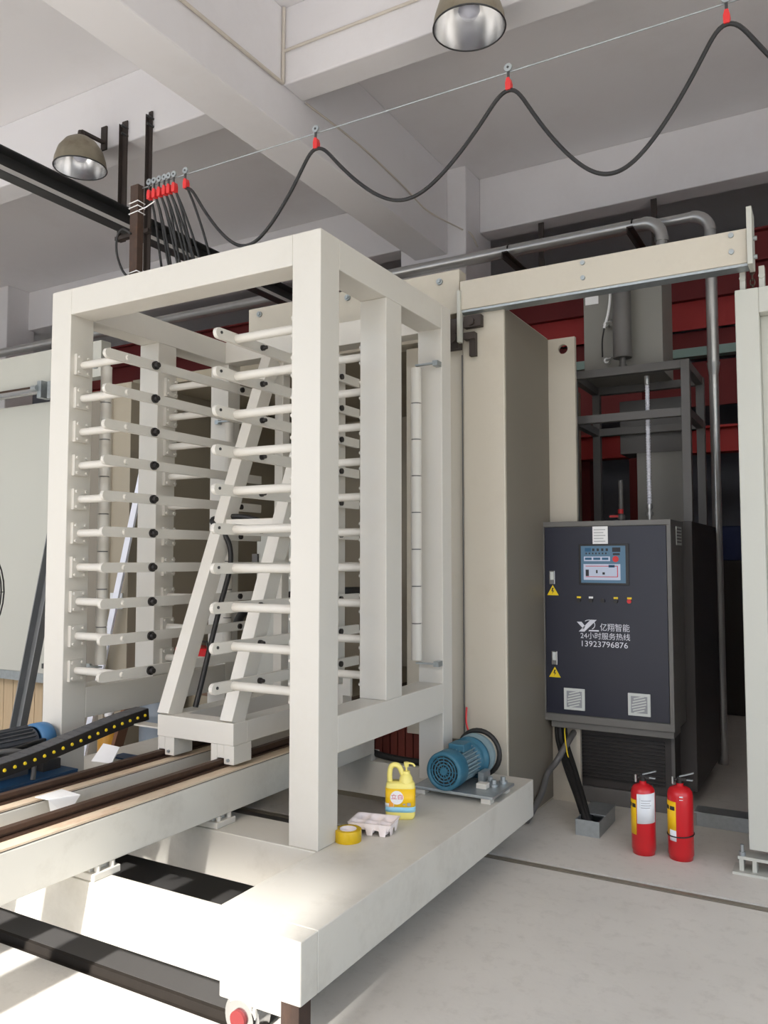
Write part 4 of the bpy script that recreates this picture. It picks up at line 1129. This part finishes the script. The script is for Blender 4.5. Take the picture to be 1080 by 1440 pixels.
# small things under the drag chain
yd = thing('amber_can', 'amber plastic can standing behind the drag chain', 'can', (-4.49, 4.6, 0))
build(MB().lathe([(0, 0), (0.075, 0), (0.08, 0.02), (0.08, 0.30), (0.07, 0.34), (0.03, 0.36), (0.03, 0.39), (0, 0.39)], (-4.80, 4.29, 0), 24), 'can_body', amber, yd)
build(MB().cyl((-4.80, 4.29, 0.39), (-4.80, 4.29, 0.42), 0.034, n=16), 'cap', white, yd)
gd = thing('grey_drum', 'grey steel drum standing next to the brown board behind the carriage', 'drum', (-4.33, 4.75, 0))
build(MB().lathe([(0, 0), (0.15, 0), (0.15, 0.18), (0.156, 0.19), (0.15, 0.2), (0.15, 0.42), (0.156, 0.43), (0.15, 0.44), (0.15, 0.60), (0.155, 0.61), (0.145, 0.62), (0, 0.61)], (-4.42, 4.43, 0), 28), 'drum_body', drum_grey, gd)
build(MB().cyl((-4.42 + 0.08, 4.43, 0.61), (-4.42 + 0.08, 4.43, 0.63), 0.03, n=12), 'bung', galv, gd)
tag(build(MB().beam((-4.62, 4.13, 0.0), (-4.42, 4.215, 0.78), 0.03, 0.09, (0, 1, 0)), 'brown_board', wood_dark), 'narrow brown board leaning in front of the grey drum', 'board')
pq = thing('printed_leaflet', 'white and blue leaflet lying propped behind the rear rail', 'leaflet', (-3.93, 3.5, 0.35))
mm = MB().add([(-3.95, 3.40, 0.352), (-3.80, 3.42, 0.352), (-3.82, 3.50, 0.43), (-3.95, 3.49, 0.44), (-3.95, 3.405, 0.350), (-3.80, 3.425, 0.350), (-3.82, 3.505, 0.428), (-3.95, 3.495, 0.438)], [(0, 1, 2, 3), (7, 6, 5, 4), (0, 1, 5, 4), (1, 2, 6, 5), (2, 3, 7, 6), (3, 0, 4, 7)])
build(mm, 'leaf', white, pq)
build(MB().box(-3.92, -3.62, 3.52, 3.62, 0.351, 0.36), 'blue_leaf', blue_base, pq)
# red case and white unit inside the press
rc = thing('red_case', 'red tool case on the press deck behind the cage', 'case', (-4.5, 5.0, 0.55))
build(MB().box(-4.70, -4.30, 4.85, 5.05, 0.552, 0.86), 'case_body', red_paint, rc, 0.02)
build(MB().tube([(-4.56, 4.95, 0.86), (-4.56, 4.95, 0.90), (-4.44, 4.95, 0.90), (-4.44, 4.95, 0.86)], 0.01, 8), 'case_handle', black_gloss, rc)
wu = thing('white_unit', 'white control unit mounted inside the press behind the trolley', 'unit', (-3.6, 5.0, 0.55))
build(MB().box(-3.95, -3.35, 4.95, 5.15, 0.551, 1.75), 'unit_body', door_paint, wu, 0.005)
build(MB().box(-3.98, -3.93, 4.93, 4.95, 1.50, 1.60).cyl((-3.86, 4.94, 1.55), (-3.86, 4.95, 1.55), 0.02, n=10), 'unit_latch', frame_grey, wu)
# black hose on the far cross beam
hz = smooth_path([(-2.70, 4.27, 0.43), (-2.58, 4.28, 0.405), (-2.46, 4.285, 0.38), (-2.32, 4.285, 0.37), (-2.15, 4.28, 0.37), (-2.0, 4.28, 0.37)])
tag(build(MB().tube(hz, 0.02, 10), 'black_hose', black), 'black rubber hose lying on the far end of the platform by the yellow bottle', 'hose')
hz = smooth_path([(-1.93, 4.36, 0.70), (-1.925, 4.34, 0.62), (-1.90, 4.33, 0.55), (-1.895, 4.32, 0.50)])
tag(build(MB().tube(hz, 0.006, 6), 'red_wire', red_plastic), 'short red wire hanging behind the teal pump motor', 'wire')
